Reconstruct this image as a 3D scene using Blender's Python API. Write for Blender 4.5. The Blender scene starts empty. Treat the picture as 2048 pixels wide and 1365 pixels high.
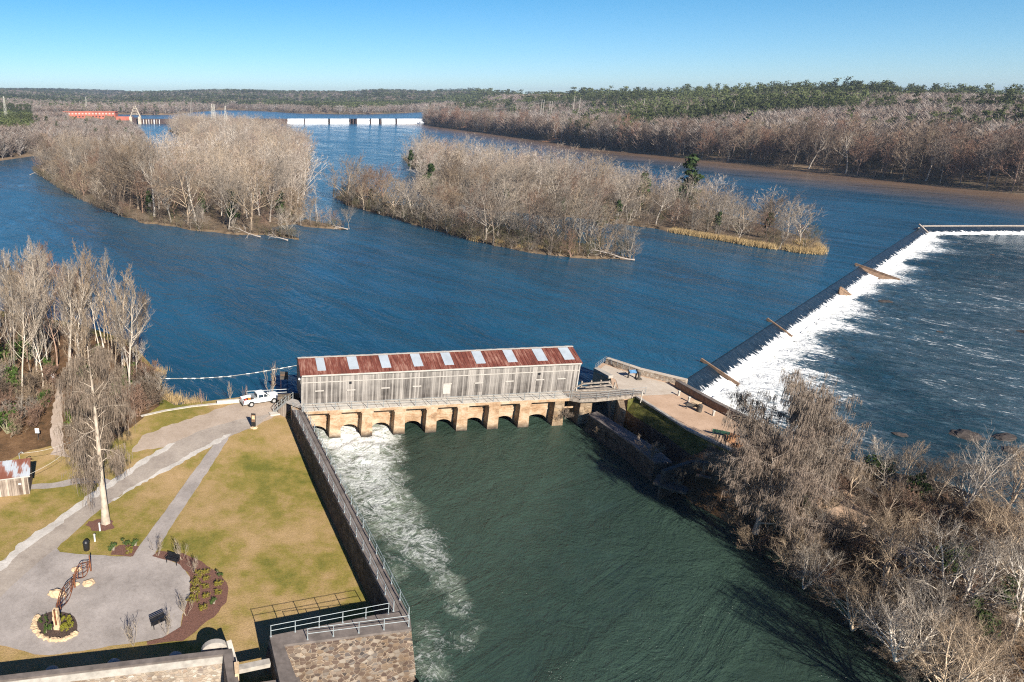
import bpy, bmesh, math, random
import numpy as np
from mathutils import Vector, Matrix, noise as MN
R_ = math.radians
SC = bpy.context.scene
COL = SC.collection
# ------------------------------------------------------------------ camera, sky, sun, exposure
CAMZ = 44.5; PITCH = R_(19.6); FPX = 1365.0; XC = 590.0      # XC: the lens axis (the photograph is a crop)
cam_d = bpy.data.cameras.new("camera"); cam = bpy.data.objects.new("camera", cam_d); COL.objects.link(cam)
cam.location = (0, 0, CAMZ); cam.rotation_euler = (math.pi/2 - PITCH, 0, 0)
cam_d.sensor_width = 36; cam_d.lens = FPX/2048*36; cam_d.shift_x = (1024-XC)/2048; cam_d.clip_start = 0.5; cam_d.clip_end = 40000
SC.camera = cam
SUN_EL = R_(31.5); SUN_AZ = math.atan2(0.29, -0.957)      # azimuth measured from +Y towards +X
world = bpy.data.worlds.new("World"); SC.world = world; world.use_nodes = True
wn = world.node_tree.nodes; wn.clear()
wo = wn.new('ShaderNodeOutputWorld'); wb = wn.new('ShaderNodeBackground'); ws = wn.new('ShaderNodeTexSky')
ws.sky_type = 'NISHITA'; ws.sun_disc = False; ws.sun_elevation = SUN_EL; ws.sun_rotation = SUN_AZ
ws.air_density = 0.7; ws.dust_density = 0.0; ws.ozone_density = 3.0; ws.altitude = 50
wb.inputs['Strength'].default_value = 0.082
wl = world.node_tree.links; wt = wn.new('ShaderNodeTexCoord'); wx = wn.new('ShaderNodeSeparateXYZ'); wl.new(wt.outputs['Generated'], wx.inputs[0])
wr_ = wn.new('ShaderNodeValToRGB'); wl.new(wx.outputs['Z'], wr_.inputs[0]); e_ = wr_.color_ramp.elements; e_.new(.5); e_.new(.6)
for k_, (p_, c_) in enumerate([(0.0, (.66, .71, .75)), (0.055, (.47, .67, .76)), (0.125, (.29, .63, .75)), (0.45, (.17, .37, .60))]): e_[k_].position = p_; e_[k_].color = (*c_, 1)
wm = wn.new('ShaderNodeMix'); wm.data_type = 'RGBA'; wm.blend_type = 'MULTIPLY'; wm.inputs[0].default_value = 1.0
wl.new(ws.outputs[0], wm.inputs[6]); wl.new(wr_.outputs[0], wm.inputs[7]); wl.new(wm.outputs[2], wb.inputs[0]); world.node_tree.links.new(wb.outputs[0], wo.inputs[0])
sun_d = bpy.data.lights.new("sun", 'SUN'); sun = bpy.data.objects.new("sun", sun_d); COL.objects.link(sun)
sun_d.energy = 4.9; sun_d.angle = R_(0.5); sun_d.color = (1.0, 0.93, 0.82)
SUND = Vector((math.sin(SUN_AZ)*math.cos(SUN_EL), math.cos(SUN_AZ)*math.cos(SUN_EL), math.sin(SUN_EL)))
sun.rotation_euler = SUND.to_track_quat('Z', 'Y').to_euler(); sun.location = (60, -60, 120)
SC.view_settings.view_transform = 'Standard'; SC.view_settings.look = 'None'
SC.view_settings.exposure = 0.96; SC.view_settings.gamma = 1.0
SC.cycles.use_denoising = False; SC.cycles.filter_width = 1.15; SC.cycles.sample_clamp_indirect = 2.0; SC.cycles.sample_clamp_direct = 5.0; SC.cycles.caustics_reflective = False; SC.cycles.max_bounces = 5; SC.cycles.diffuse_bounces = 2; SC.cycles.glossy_bounces = 3
SC.cycles.transparent_max_bounces = 4; SC.cycles.volume_bounces = 0

# ------------------------------------------------------------------ helpers
rnd = random.Random(7)
cp, sp = math.cos(PITCH), math.sin(PITCH)
def P(px, py, z=0.0):
    """world point at height z that the photograph shows at pixel (px, py)"""
    a = (px-XC)/FPX; b = (py-682.5)/FPX
    dy = cp - b*sp; dz = -sp - b*cp
    t = (z-CAMZ)/dz
    return Vector((a*t, dy*t, z))
def PX(p):
    x, y, z = p[0], p[1], p[2]-CAMZ
    d = y*cp - z*sp; u = y*sp + z*cp
    return (XC+FPX*x/d, 682.5-FPX*u/d)
def smooth(t):
    t = min(1.0, max(0.0, t)); return t*t*(3-2*t)
def O(x, y, z=0.0): return (x+(1024-XC)/FPX*(y*cp+(CAMZ-z)*sp), y)
def XO(x, y): return x-(1024-XC)/FPX*(y*cp+CAMZ*sp)
def zl(x, y):                      # the left land: flat lawn that rises a little to the river bank
    return -0.25 + 1.0*smooth((y-70)/24) + 0.5*smooth((-XO(x, y)-45)/30)
def G(px, py, dz=0.0):
    z = 0.0
    for _ in range(5):
        p = P(px, py, z); z = zl(p.x, p.y)
    p = P(px, py, z); p.z += dz
    return p
def put(o, label=None, cat=None, group=None, kind=None):
    if label: o['label'] = label
    if cat: o['category'] = cat
    if group: o['group'] = group
    if kind: o['kind'] = kind
    return o
def thing(name, label, cat, loc=(0, 0, 0), rz=0.0, group=None):
    o = bpy.data.objects.new(name, None); COL.objects.link(o)
    o.location = loc; o.rotation_euler = (0, 0, rz); o.empty_display_size = 0.3
    return put(o, label, cat, group)
class MB:
    def __init__(s): s.v = []; s.f = []
    def add(s, vs, fs):
        n = len(s.v); s.v.extend([tuple(p) for p in vs]); s.f.extend([tuple(i+n for i in f) for f in fs])
    def box(s, c, d, rz=0.0):
        x, y, z = d[0]/2, d[1]/2, d[2]/2; co, si = math.cos(rz), math.sin(rz)
        vs = [(c[0]+a*x*co-b*y*si, c[1]+a*x*si+b*y*co, c[2]+e*z) for e in (-1, 1) for a, b in ((-1,-1),(1,-1),(1,1),(-1,1))]
        s.add(vs, [(3,2,1,0),(4,5,6,7),(0,1,5,4),(1,2,6,5),(2,3,7,6),(3,0,4,7)])
    def beam(s, a, b, w, h=None, up=(0,0,1)):
        a = Vector(a); b = Vector(b); h = h or w; d = (b-a).normalized(); up = Vector(up)
        if abs(d.dot(up)) > 0.98: up = Vector((0,1,0))
        r = d.cross(up).normalized()*(w/2); u = r.cross(d).normalized()*(h/2)
        vs = [p+i*r+j*u for p in (a, b) for i, j in ((-1,-1),(1,-1),(1,1),(-1,1))]
        s.add(vs, [(3,2,1,0),(4,5,6,7),(0,1,5,4),(1,2,6,5),(2,3,7,6),(3,0,4,7)])
    def tube(s, pts, rads, n=6, cap=True):
        base = len(s.v); pts = [Vector(p) for p in pts]; m = len(pts)
        for i, p in enumerate(pts):
            d = (pts[min(i+1, m-1)]-pts[max(i-1, 0)])
            d = d.normalized() if d.length > 1e-9 else Vector((0,0,1))
            q = Vector((1,0,0)) if abs(d.x) < 0.8 else Vector((0,1,0))
            u = d.cross(q).normalized(); w = d.cross(u)
            for k in range(n):
                t = 2*math.pi*k/n; s.v.append(tuple(p+(u*math.cos(t)+w*math.sin(t))*rads[i]))
        for i in range(m-1):
            for k in range(n):
                a = base+i*n+k; b = base+i*n+(k+1) % n
                s.f.append((a, b, b+n, a+n))
        if cap:
            s.f.append(tuple(base+k for k in range(n))[::-1]); s.f.append(tuple(base+(m-1)*n+k for k in range(n)))
    def lathe(s, c, prof, n=12):
        base = len(s.v)
        for r, z in prof:
            for k in range(n):
                t = 2*math.pi*k/n; s.v.append((c[0]+r*math.cos(t), c[1]+r*math.sin(t), c[2]+z))
        for i in range(len(prof)-1):
            for k in range(n):
                a = base+i*n+k; b = base+i*n+(k+1) % n; s.f.append((a, b, b+n, a+n))
        s.f.append(tuple(base+k for k in range(n))[::-1]); s.f.append(tuple(base+(len(prof)-1)*n+k for k in range(n)))
    def prism(s, poly, z0, z1, inset=0.0):
        """poly: xy outline; z1 may be a list of heights; inset pulls the top in (a batter)"""
        n = len(poly); ar = sum(poly[i][0]*poly[(i+1) % n][1]-poly[(i+1) % n][0]*poly[i][1] for i in range(n))
        if ar < 0: poly = poly[::-1]; z1 = z1[::-1] if isinstance(z1, list) else z1
        zt = z1 if isinstance(z1, list) else [z1]*n
        top = [(p[0], p[1], zt[i]) for i, p in enumerate(poly)]; bot = []
        for i in range(n):
            a = Vector(poly[i-1][:2]); b = Vector(poly[i][:2]); c = Vector(poly[(i+1) % n][:2])
            e1 = (b-a).normalized(); e2 = (c-b).normalized(); nn = Vector((e1.y+e2.y, -e1.x-e2.x))
            nn = nn.normalized() if nn.length > 1e-6 else Vector((0, 0))
            bot.append((b.x+nn.x*inset, b.y+nn.y*inset, z0))
        s.add(bot+top, [tuple(range(n))[::-1], tuple(range(n, 2*n))]+[(i, (i+1) % n, n+(i+1) % n, n+i) for i in range(n)])
    def rock(s, c, r, seed=0, sq=0.6):
        q = random.Random(seed); bm = bmesh.new(); bmesh.ops.create_icosphere(bm, subdivisions=3, radius=1)
        ax = (r*q.uniform(.8,1.2), r*q.uniform(.6,1), r*sq)
        off = [Vector((q.uniform(-1,1), q.uniform(-1,1), q.uniform(-1,1))).normalized() for _ in range(7)]
        vs = []
        for v in bm.verts:
            d = v.co.normalized(); k = (1-0.35*max(0, max(d.dot(o) for o in off)-0.75)*3)*(1+.3*MN.noise(d*1.9+Vector((seed*3.1, 0, 0)))+.14*MN.noise(d*4.5+Vector((0, seed*2.3, 0))))
            vs.append((c[0]+d.x*ax[0]*k, c[1]+d.y*ax[1]*k, c[2]+d.z*ax[2]*k))
        s.add(vs, [tuple(v.index for v in f.verts) for f in bm.faces]); bm.free()
    def build(s, name, m, parent=None, local=False, smooth=False, bevel=0.0):
        me = bpy.data.meshes.new(name); vs = s.v
        if parent is not None and not local:
            l = parent.location; vs = [(a-l[0], b-l[1], c-l[2]) for a, b, c in vs]
            if parent.parent: l = parent.parent.location; vs = [(a-l[0], b-l[1], c-l[2]) for a, b, c in vs]
        me.from_pydata(vs, [], s.f); me.update()
        if m: me.materials.append(m)
        if smooth: me.polygons.foreach_set('use_smooth', [True]*len(me.polygons))
        o = bpy.data.objects.new(name, me); COL.objects.link(o)
        if parent is not None: o.parent = parent
        if bevel:
            b = o.modifiers.new('bevel', 'BEVEL'); b.width = bevel; b.segments = 2; b.limit_method = 'ANGLE'
        return o
def kids(o): return [c for c in bpy.data.objects if c.parent == o]
def dup(root, ch, loc, rz, sc=1.0, label=None, group=None, color=None, sz=None):
    """copy a thing and its parts; ch: list of (part, [sub-parts])"""
    r = root.copy(); COL.objects.link(r); r.location = loc; r.rotation_euler = (0, 0, rz)
    r.scale = (sc, sc, sz or sc)
    if label: r['label'] = label
    if group: r['group'] = group
    for c, subs in ch:
        d = c.copy(); COL.objects.link(d); d.parent = r
        if color: d.color = color
        for g in subs:
            e = g.copy(); COL.objects.link(e); e.parent = d
            if color: e.color = color
    return r
def resample(poly, step, jit=0.0, seed=0, closed=True):
    q = random.Random(seed); out = []; n = len(poly)
    for i in range(n if closed else n-1):
        a = Vector(poly[i][:2]); b = Vector(poly[(i+1) % n][:2]); L = (b-a).length; k = max(1, int(L/step))
        nn = Vector((-(b-a).y, (b-a).x)); nn = nn.normalized() if nn.length else nn
        for j in range(k):
            p = a.lerp(b, j/k)+nn*q.uniform(-jit, jit); out.append((p.x, p.y))
    return out
def fill(name, poly, zf, m, maxe=2.0, kind='structure', label=None, cat=None, lo=None):
    """a sheet over an xy outline, cut into triangles no longer than maxe and laid on the height function zf"""
    poly = [p for i, p in enumerate(poly) if math.hypot(p[0]-poly[i-1][0], p[1]-poly[i-1][1]) > .02]
    bm = bmesh.new(); vs = [bm.verts.new((p[0], p[1], 0)) for p in poly]
    es = [bm.edges.new((vs[i], vs[(i+1) % len(vs)])) for i in range(len(vs))]
    bmesh.ops.triangle_fill(bm, use_beauty=True, use_dissolve=False, edges=es)
    for _ in range(9):
        lim = maxe
        le = [e for e in bm.edges if e.calc_length() > (lim if not callable(maxe) else 1e9)] if not callable(maxe) else \
             [e for e in bm.edges if e.calc_length() > maxe((e.verts[0].co+e.verts[1].co)/2)]
        if not le: break
        bmesh.ops.subdivide_edges(bm, edges=le, cuts=1); bmesh.ops.triangulate(bm, faces=bm.faces[:])
    for v in bm.verts: v.co.z = zf(v.co.x, v.co.y)
    bmesh.ops.recalc_face_normals(bm, faces=bm.faces[:])
    for f in bm.faces:
        f.normal_update()
        if f.normal.z < 0: f.normal_flip()
        f.smooth = True
    me = bpy.data.meshes.new(name); bm.to_mesh(me); bm.free(); me.materials.append(m)
    o = bpy.data.objects.new(name, me); COL.objects.link(o)
    return put(o, label, cat, None, kind)
def attr(o, name, fn):
    me = o.data; a = me.attributes.new(name, 'FLOAT', 'POINT')
    a.data.foreach_set('value', [fn(v.co.x, v.co.y) for v in me.vertices])
def inside(x, y, poly):
    c = False; n = len(poly); j = n-1
    for i in range(n):
        xi, yi = poly[i][0], poly[i][1]; xj, yj = poly[j][0], poly[j][1]
        if (yi > y) != (yj > y) and x < (xj-xi)*(y-yi)/(yj-yi)+xi: c = not c
        j = i
    return c
def segd(x, y, a, b):
    ax, ay = a[0], a[1]; dx, dy = b[0]-ax, b[1]-ay
    t = max(0, min(1, ((x-ax)*dx+(y-ay)*dy)/(dx*dx+dy*dy+1e-9)))
    return math.hypot(x-ax-t*dx, y-ay-t*dy)
def polyd(x, y, pts): return min(segd(x, y, pts[i], pts[i+1]) for i in range(len(pts)-1))

# ------------------------------------------------------------------ materials
class NT:
    def __init__(s, name):
        s.m = bpy.data.materials.new(name); s.m.use_nodes = True; s.t = s.m.node_tree
        s.n = s.t.nodes; s.b = s.n['Principled BSDF']; s.geo = None
    def new(s, typ, **k):
        o = s.n.new('ShaderNode'+typ)
        for a, b in k.items(): setattr(o, a, b)
        return o
    def link(s, a, b): s.t.links.new(a, b)
    def pos(s, obj=False):
        if obj: return s.new('TexCoord').outputs['Object']
        if not s.geo: s.geo = s.new('NewGeometry')
        return s.geo.outputs['Position']
    def mp(s, scale=(1,1,1), rz=0.0, obj=False, loc=(0,0,0)):
        m = s.new('Mapping', vector_type='TEXTURE'); m.inputs['Scale'].default_value = tuple(1/k for k in scale); m.inputs['Rotation'].default_value = (0, 0, rz)
        m.inputs['Location'].default_value = loc
        s.link(s.pos(obj), m.inputs['Vector']); return m.outputs[0]
    def noise(s, vec, scale=1.0, detail=4, rough=0.55, dist=0.0):
        n = s.new('TexNoise'); n.inputs['Scale'].default_value = scale; n.inputs['Detail'].default_value = detail
        n.inputs['Roughness'].default_value = rough; n.inputs['Distortion'].default_value = dist
        s.link(vec, n.inputs['Vector']); return n.outputs['Fac']
    def ramp(s, fac, stops, interp='LINEAR'):
        r = s.new('ValToRGB'); e = r.color_ramp.elements; r.color_ramp.interpolation = interp
        while len(e) < len(stops): e.new(0.5)
        for i, (p, c) in enumerate(stops):
            e[i].position = p; e[i].color = (*c, 1) if len(c) == 3 else c
        s.link(fac, r.inputs[0]); return r.outputs[0]
    def mix(s, f, a, b, mode='MIX'):
        m = s.new('Mix', data_type='RGBA', blend_type=mode)
        for k, v in ((0, f), (6, a), (7, b)):
            if hasattr(v, 'is_output'): s.link(v, m.inputs[k])
            elif k == 0: m.inputs[0].default_value = v
            else: m.inputs[k].default_value = (*v, 1) if len(v) == 3 else v
        return m.outputs[2]
    def math(s, op, a, b=0.5, c=None, clamp=False):
        m = s.new('Math', operation=op, use_clamp=clamp)
        for i, v in enumerate((a, b, c)):
            if v is None: continue
            if hasattr(v, 'is_output'): s.link(v, m.inputs[i])
            else: m.inputs[i].default_value = v
        return m.outputs[0]
    def mrange(s, v, a, b, c=0.0, d=1.0):
        m = s.new('MapRange'); s.link(v, m.inputs[0])
        for i, k in enumerate((a, b, c, d)): m.inputs[i+1].default_value = k
        return m.outputs[0]
    def at(s, name):
        a = s.new('Attribute'); a.attribute_name = name; return a
    def bump(s, h, strength=0.4, dist=0.05):
        b = s.new('Bump'); b.inputs['Strength'].default_value = strength; b.inputs['Distance'].default_value = dist
        s.link(h, b.inputs['Height']); s.link(b.outputs[0], s.b.inputs['Normal'])
    def done(s, col=None, rough=0.8, spec=0.3, metal=0.0):
        if col is not None:
            if hasattr(col, 'is_output'): s.link(col, s.b.inputs['Base Color'])
            else: s.b.inputs['Base Color'].default_value = (*col, 1)
        if hasattr(rough, 'is_output'): s.link(rough, s.b.inputs['Roughness'])
        else: s.b.inputs['Roughness'].default_value = rough
        s.b.inputs['Specular IOR Level'].default_value = spec; s.b.inputs['Metallic'].default_value = metal
        return s.m
M = {}
def plain(key, col, rough=0.7, var=0.25, scale=3.0, metal=0.0, bump=0.0, spec=0.3):
    t = NT(key); n = t.noise(t.mp(), scale, 5, 0.6)
    c = t.ramp(n, [(0.3, tuple(x*(1-var) for x in col)), (0.7, tuple(min(1, x*(1+var)) for x in col))])
    if bump: t.bump(n, bump, 0.05)
    M[key] = t.done(c, rough, spec, metal); return M[key]
plain('concrete', (0.36,0.33,0.29), .9, .25, 1.5); plain('pale_concrete', (0.50,0.46,0.40), .9, .2, 2)
plain('coping', (0.155,0.13,0.115), .9, .35, 1.1); plain('metal_rail', (0.42,0.47,0.48), .55, .15, 4, .4)
plain('galv', (0.38,0.40,0.40), .5, .2, 4, .5); plain('timber', (0.27,0.23,0.19), .85, .45, 2.5)
plain('grey_timber', (0.36,0.33,0.30), .85, .35, 3); plain('dark_timber', (0.075,0.065,0.055), .8, .5, 2)
plain('brown_timber', (0.20,0.115,0.07), .75, .4, 2); plain('black_metal', (0.014,0.014,0.016), .45, .3, 5, 0, 0, .5)
plain('white_paint', (0.82,0.82,0.81), .28, .02, 3, 0, 0, .5); plain('trim_white', (0.42,0.39,0.35), .7, .15, 3)
plain('rubber', (0.02,0.02,0.02), .8); plain('glass', (0.02,0.03,0.04), .08, .1, 1, 0, 0, .8)
plain('rim', (0.55,0.55,0.55), .4, .1, 5, .5); plain('red_plastic', (0.65,0.06,0.03), .5, .15)
plain('orange_plastic', (0.7,0.22,0.04), .5, .15); plain('rust', (0.17,0.065,0.03), .8, .5, 4); plain('blue_panel', (0.10,0.22,0.38), .4, .4, 3)
plain('tan_stone', (0.55,0.40,0.25), .9, .25, 4, 0, .3); plain('rock', (0.055,0.045,0.04), .8, .4, 1.2, 0, .5)
plain('log', (0.34,0.29,0.25), .85, .3, 2); plain('white_sign', (0.75,0.75,0.75), .5, .05)
plain('mulch', (0.15,0.075,0.055), .95, .55, 14, 0, .6); plain('soil', (0.075,0.05,0.04), .95, .5, 9, 0, .5)
plain('shore', (0.14,0.098,0.06), .95, .5, .5, 0, .5); plain('clay', (0.46,0.23,0.11), .95, .3, .6)
plain('wire', (0.45,0.42,0.36), .6); plain('buoy', (0.85,0.82,0.75), .5, .05); plain('lamp_grey', (0.5,0.5,0.5), .5)
def foliage(key, a, b, obj=True):
    t = NT(key); oi = t.new('ObjectInfo'); n = t.noise(t.mp(obj=obj), 1.3, 3)
    c = t.ramp(n, [(0.3, a), (0.72, b)]); c = t.mix(1.0, c, oi.outputs['Color'], 'MULTIPLY')
    t.b.inputs['Subsurface Weight'].default_value = 0
    M[key] = t.done(c, .75, .15)
foliage('evergreen', (0.025,0.048,0.014), (0.085,0.12,0.035)); foliage('cedar', (0.018,0.035,0.012), (0.05,0.075,0.02))
foliage('pine', (0.04,0.055,0.018), (0.125,0.145,0.05)); foliage('yellowgreen', (0.10,0.12,0.02), (0.28,0.26,0.06))
foliage('twig', (0.14,0.118,0.097), (0.255,0.218,0.182)); foliage('bark', (0.20,0.175,0.15), (0.38,0.34,0.295))
foliage('palebark', (0.30,0.265,0.225), (0.54,0.49,0.43)); foliage('moss', (0.125,0.102,0.084), (0.25,0.21,0.175))
foliage('drygrass', (0.34,0.23,0.10), (0.58,0.43,0.23)); foliage('russet', (0.155,0.117,0.094), (0.255,0.20,0.16))
def lawn():
    t = NT('lawn'); v = t.mp()
    big = t.noise(v, 0.075, 5, .6); mid = t.noise(v, 0.5, 5, .65); fine = t.noise(v, 5, 5, .75); micro = t.noise(v, 10, 3, .75)
    k = t.math('ADD', t.math('MULTIPLY', big, 1.25), t.math('MULTIPLY', mid, 0.55)); k = t.math('ADD', k, t.math('MULTIPLY', fine, .3))
    c = t.ramp(k, [(0.78, (0.155,0.165,0.035)), (0.98, (0.27,0.215,0.075)), (1.0, (0.30,0.225,0.085))])
    m = t.new('MapRange'); t.link(k, m.inputs[0]); m.inputs[1].default_value = .83; m.inputs[2].default_value = 1.36
    c = t.ramp(m.outputs[0], [(0.0, (0.165,0.165,0.034)), (0.25, (0.29,0.235,0.062)), (0.5, (0.41,0.288,0.128)), (0.8, (0.495,0.34,0.178)), (1.0, (0.54,0.375,0.22))])
    c = t.mix(t.mrange(micro, .35, .7, 0, .75), c, t.mix(1.0, c, (0.42,0.40,0.34), 'MULTIPLY'))
    t.bump(t.math('ADD', fine, micro), .5, .06); M['lawn'] = t.done(c, .95, .1)
lawn()
def litter():
    t = NT('litter'); v = t.mp(); a = t.noise(v, .35, 5, .7); b = t.noise(v, 6, 5, .75)
    c = t.ramp(t.math('ADD', t.math('MULTIPLY', a, .6), t.math('MULTIPLY', b, .4)), [(0.35, (0.04,0.032,0.018)), (0.5, (0.13,0.075,0.04)), (0.68, (0.27,0.165,0.09))])
    t.bump(b, .8, .1); M['litter'] = t.done(c, .95, .1)
litter()
def gravel(key, a, b, sc=3.0):
    t = NT(key); v = t.mp(); n1 = t.noise(v, .3, 5, .6); n2 = t.noise(v, sc, 5, .75); n3 = t.noise(v, sc*5, 2, .7)
    k = t.math('ADD', t.math('MULTIPLY', n1, .5), t.math('ADD', t.math('MULTIPLY', n2, .3), t.math('MULTIPLY', n3, .2)))
    c = t.ramp(k, [(0.38, a), (0.62, b)]); sc_ = t.noise(v, .55, 4, .6, 2.5); ln_ = t.mrange(t.math('ABSOLUTE', t.math('SUBTRACT', sc_, .5)), 0, .018, .4, 0); c = t.mix(ln_, c, t.mix(1.0, c, (.55,.52,.5), 'MULTIPLY')); t.bump(n3, .5, .03); M[key] = t.done(c, .95, .1)
gravel('gravel_grey', (0.255,0.225,0.205), (0.42,0.375,0.345)); gravel('gravel_road', (0.25,0.21,0.18), (0.42,0.365,0.31))
gravel('gravel_white', (0.36,0.33,0.295), (0.62,0.58,0.53)); gravel('path_tan', (0.40,0.27,0.18), (0.54,0.385,0.275))
gravel('path_grey', (0.26,0.235,0.215), (0.40,0.365,0.335)); gravel('trail', (0.36,0.28,0.22), (0.52,0.43,0.36))
gravel('apron', (0.33,0.26,0.20), (0.46,0.375,0.305)); gravel('slab', (0.42,0.35,0.28), (0.56,0.49,0.41), 1.5)
def stone(key, cols, mortar, sc=(1.5,1.5,2.3), dark=0.0, band=None):
    t = NT(key); v = t.mp(sc); w = t.new('TexVoronoi'); w.inputs['Scale'].default_value = 1.0; t.link(v, w.inputs['Vector']); w.inputs['Randomness'].default_value = .85
    e = t.new('TexVoronoi', feature='DISTANCE_TO_EDGE'); e.inputs['Scale'].default_value = 1.0; t.link(v, e.inputs['Vector']); e.inputs['Randomness'].default_value = .85
    sep = t.new('SeparateColor'); t.link(w.outputs['Color'], sep.inputs[0])
    c = t.ramp(sep.outputs[0], [(i/(len(cols)-1), k) for i, k in enumerate(cols)])
    n = t.noise(t.mp(), 3.5, 5, .7); c = t.mix(t.math('MULTIPLY', n, .7), c, t.mix(1, c, (0.45,0.42,0.4), 'MULTIPLY'))
    edge = t.math('ADD', e.outputs['Distance'], t.math('MULTIPLY', t.noise(t.mp(), 5, 3), .06))
    mk = t.mrange(edge, .055, .10); c = t.mix(mk, mortar, c)
    big = t.noise(t.mp((.5,.5,.25)), 1.0, 4, .6); c = t.mix(t.mrange(big, .45, .75), c, t.mix(1, c, (0.62,0.56,0.5), 'MULTIPLY'))
    t.bump(t.math('ADD', t.math('MULTIPLY', mk, .7), t.math('MULTIPLY', n, .5)), .8, .09); M[key] = t.done(c, .9, .2)
stone('stone', [(0.07,0.06,0.057), (0.165,0.12,0.092), (0.11,0.076,0.062), (0.26,0.19,0.13), (0.12,0.105,0.1), (0.38,0.33,0.27), (0.17,0.115,0.085)], (0.33,0.26,0.195), (2.2,2.2,3.5))
stone('stone_pale', [(0.30,0.25,0.20), (0.48,0.40,0.31), (0.36,0.27,0.2), (0.6,0.55,0.47), (0.25,0.2,0.17), (0.55,0.46,0.36)], (0.46,0.38,0.30), (2.8,2.8,3.8))
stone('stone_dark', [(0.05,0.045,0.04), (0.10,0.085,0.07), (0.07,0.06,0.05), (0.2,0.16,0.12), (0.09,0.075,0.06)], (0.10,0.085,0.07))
stone('stone_orange', [(0.30,0.205,0.125), (0.42,0.31,0.20), (0.34,0.24,0.15), (0.48,0.385,0.28), (0.22,0.155,0.10)], (0.30,0.225,0.15), (1.1,1.1,1.7))
def orange():
    t = NT('orange_masonry'); v = t.mp(); n = t.noise(t.mp((1,1,1.6)), .55, 6, .65, .6); f = t.noise(v, 5, 4, .7)
    c = t.ramp(t.math('ADD', t.math('MULTIPLY', n, .75), t.math('MULTIPLY', f, .25)), [(0.32, (0.14,0.092,0.06)), (0.44, (0.34,0.215,0.125)), (0.54, (0.43,0.32,0.215)), (0.68, (0.50,0.425,0.335))])
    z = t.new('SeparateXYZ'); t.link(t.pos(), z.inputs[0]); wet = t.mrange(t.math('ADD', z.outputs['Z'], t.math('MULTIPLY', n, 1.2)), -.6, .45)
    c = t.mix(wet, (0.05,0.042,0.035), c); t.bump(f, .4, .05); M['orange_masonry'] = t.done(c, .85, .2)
orange()
FDIR = (P(1152, 782, 3.2)-P(603.8, 809.5, 3.2)).xy.normalized()      # along the gatehouse front
def plank(key, lo, hi, w=0.24, ang=None, vert=True):
    t = NT(key); a = ang if ang is not None else math.atan2(FDIR.y, FDIR.x)
    m = t.mp((1,1,1), a); sx = t.new('SeparateXYZ'); t.link(m, sx.inputs[0])
    u = t.math('DIVIDE', sx.outputs['X'], w); i = t.math('FLOOR', u); fr = t.math('FRACT', u)
    wn_ = t.new('TexWhiteNoise', noise_dimensions='1D'); t.link(i, wn_.inputs['W'])
    st = t.noise(t.mp((5,5,.28)), 1.4, 6, .75); big = t.noise(t.mp((.35,.35,.7)), 1, 4, .6)
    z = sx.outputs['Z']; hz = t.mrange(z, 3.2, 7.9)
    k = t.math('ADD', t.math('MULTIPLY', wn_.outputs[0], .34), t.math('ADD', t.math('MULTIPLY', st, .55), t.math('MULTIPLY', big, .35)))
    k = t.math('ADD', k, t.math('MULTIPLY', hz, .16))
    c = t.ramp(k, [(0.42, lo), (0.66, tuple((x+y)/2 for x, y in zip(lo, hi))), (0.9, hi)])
    gap = t.math('LESS_THAN', fr, .07); c = t.mix(gap, c, (0.045,0.04,0.036))
    t.bump(st, .35, .03); M[key] = t.done(c, .9, .15)
plank('planks', (0.045,0.039,0.036), (0.36,0.33,0.30)); plank('planks_dark', (0.035,0.031,0.028), (0.26,0.235,0.215)); plank('shed_planks', (0.12,0.085,0.065), (0.62,0.53,0.44), .3, .12)
def rustroof(key, c0, c1, c2, w=.55, ang=None, lo=.45):
    t = NT(key); a = ang if ang is not None else math.atan2(FDIR.y, FDIR.x)
    n = t.noise(t.mp((2.5,.35,.35), a), .9, 6, .7); b = t.noise(t.mp(), .35, 4, .6); f = t.noise(t.mp((14,1.2,1.2), a), 1, 3, .6)
    k = t.math('ADD', t.math('MULTIPLY', n, .55), t.math('ADD', t.math('MULTIPLY', b, .3), t.math('MULTIPLY', f, .25)))
    c = t.ramp(k, [(lo-.05, c0), (lo+.1, c1), (lo+.22, c2)]); M[key] = t.done(c, .7, .3, .1)
rustroof('rust_roof', (0.07,0.024,0.018), (0.15,0.044,0.03), (0.31,0.17,0.13))
def tin():
    t = NT('tin_roof'); n = t.noise(t.mp((.9,.4,.4)), .8, 4, .5); f = t.noise(t.mp((9,.5,.5)), 1, 3)
    k = t.math('ADD', t.math('MULTIPLY', n, .8), t.math('MULTIPLY', f, .2))
    c = t.ramp(k, [(0.44, (0.20,0.075,0.05)), (0.50, (0.27,0.13,0.10)), (0.53, (0.40,0.43,0.47)), (0.75, (0.56,0.59,0.62))]); M['tin_roof'] = t.done(c, .45, .4, .3)
tin()
plain('skylight', (0.33,0.37,0.41), .35, .12, .8, 0, 0, .5); plain('brick', (0.42,0.13,0.085), .9, .2, .08); plain('far_concrete', (0.5,0.43,0.34), .9, .2, .2)
plain('far_white', (0.72,0.74,0.76), .6, .22, .12); plain('steel', (0.5,0.48,0.42), .6, .1, .3); plain('darkrust', (0.07,0.045,0.04), .9, .4, .5)
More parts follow.
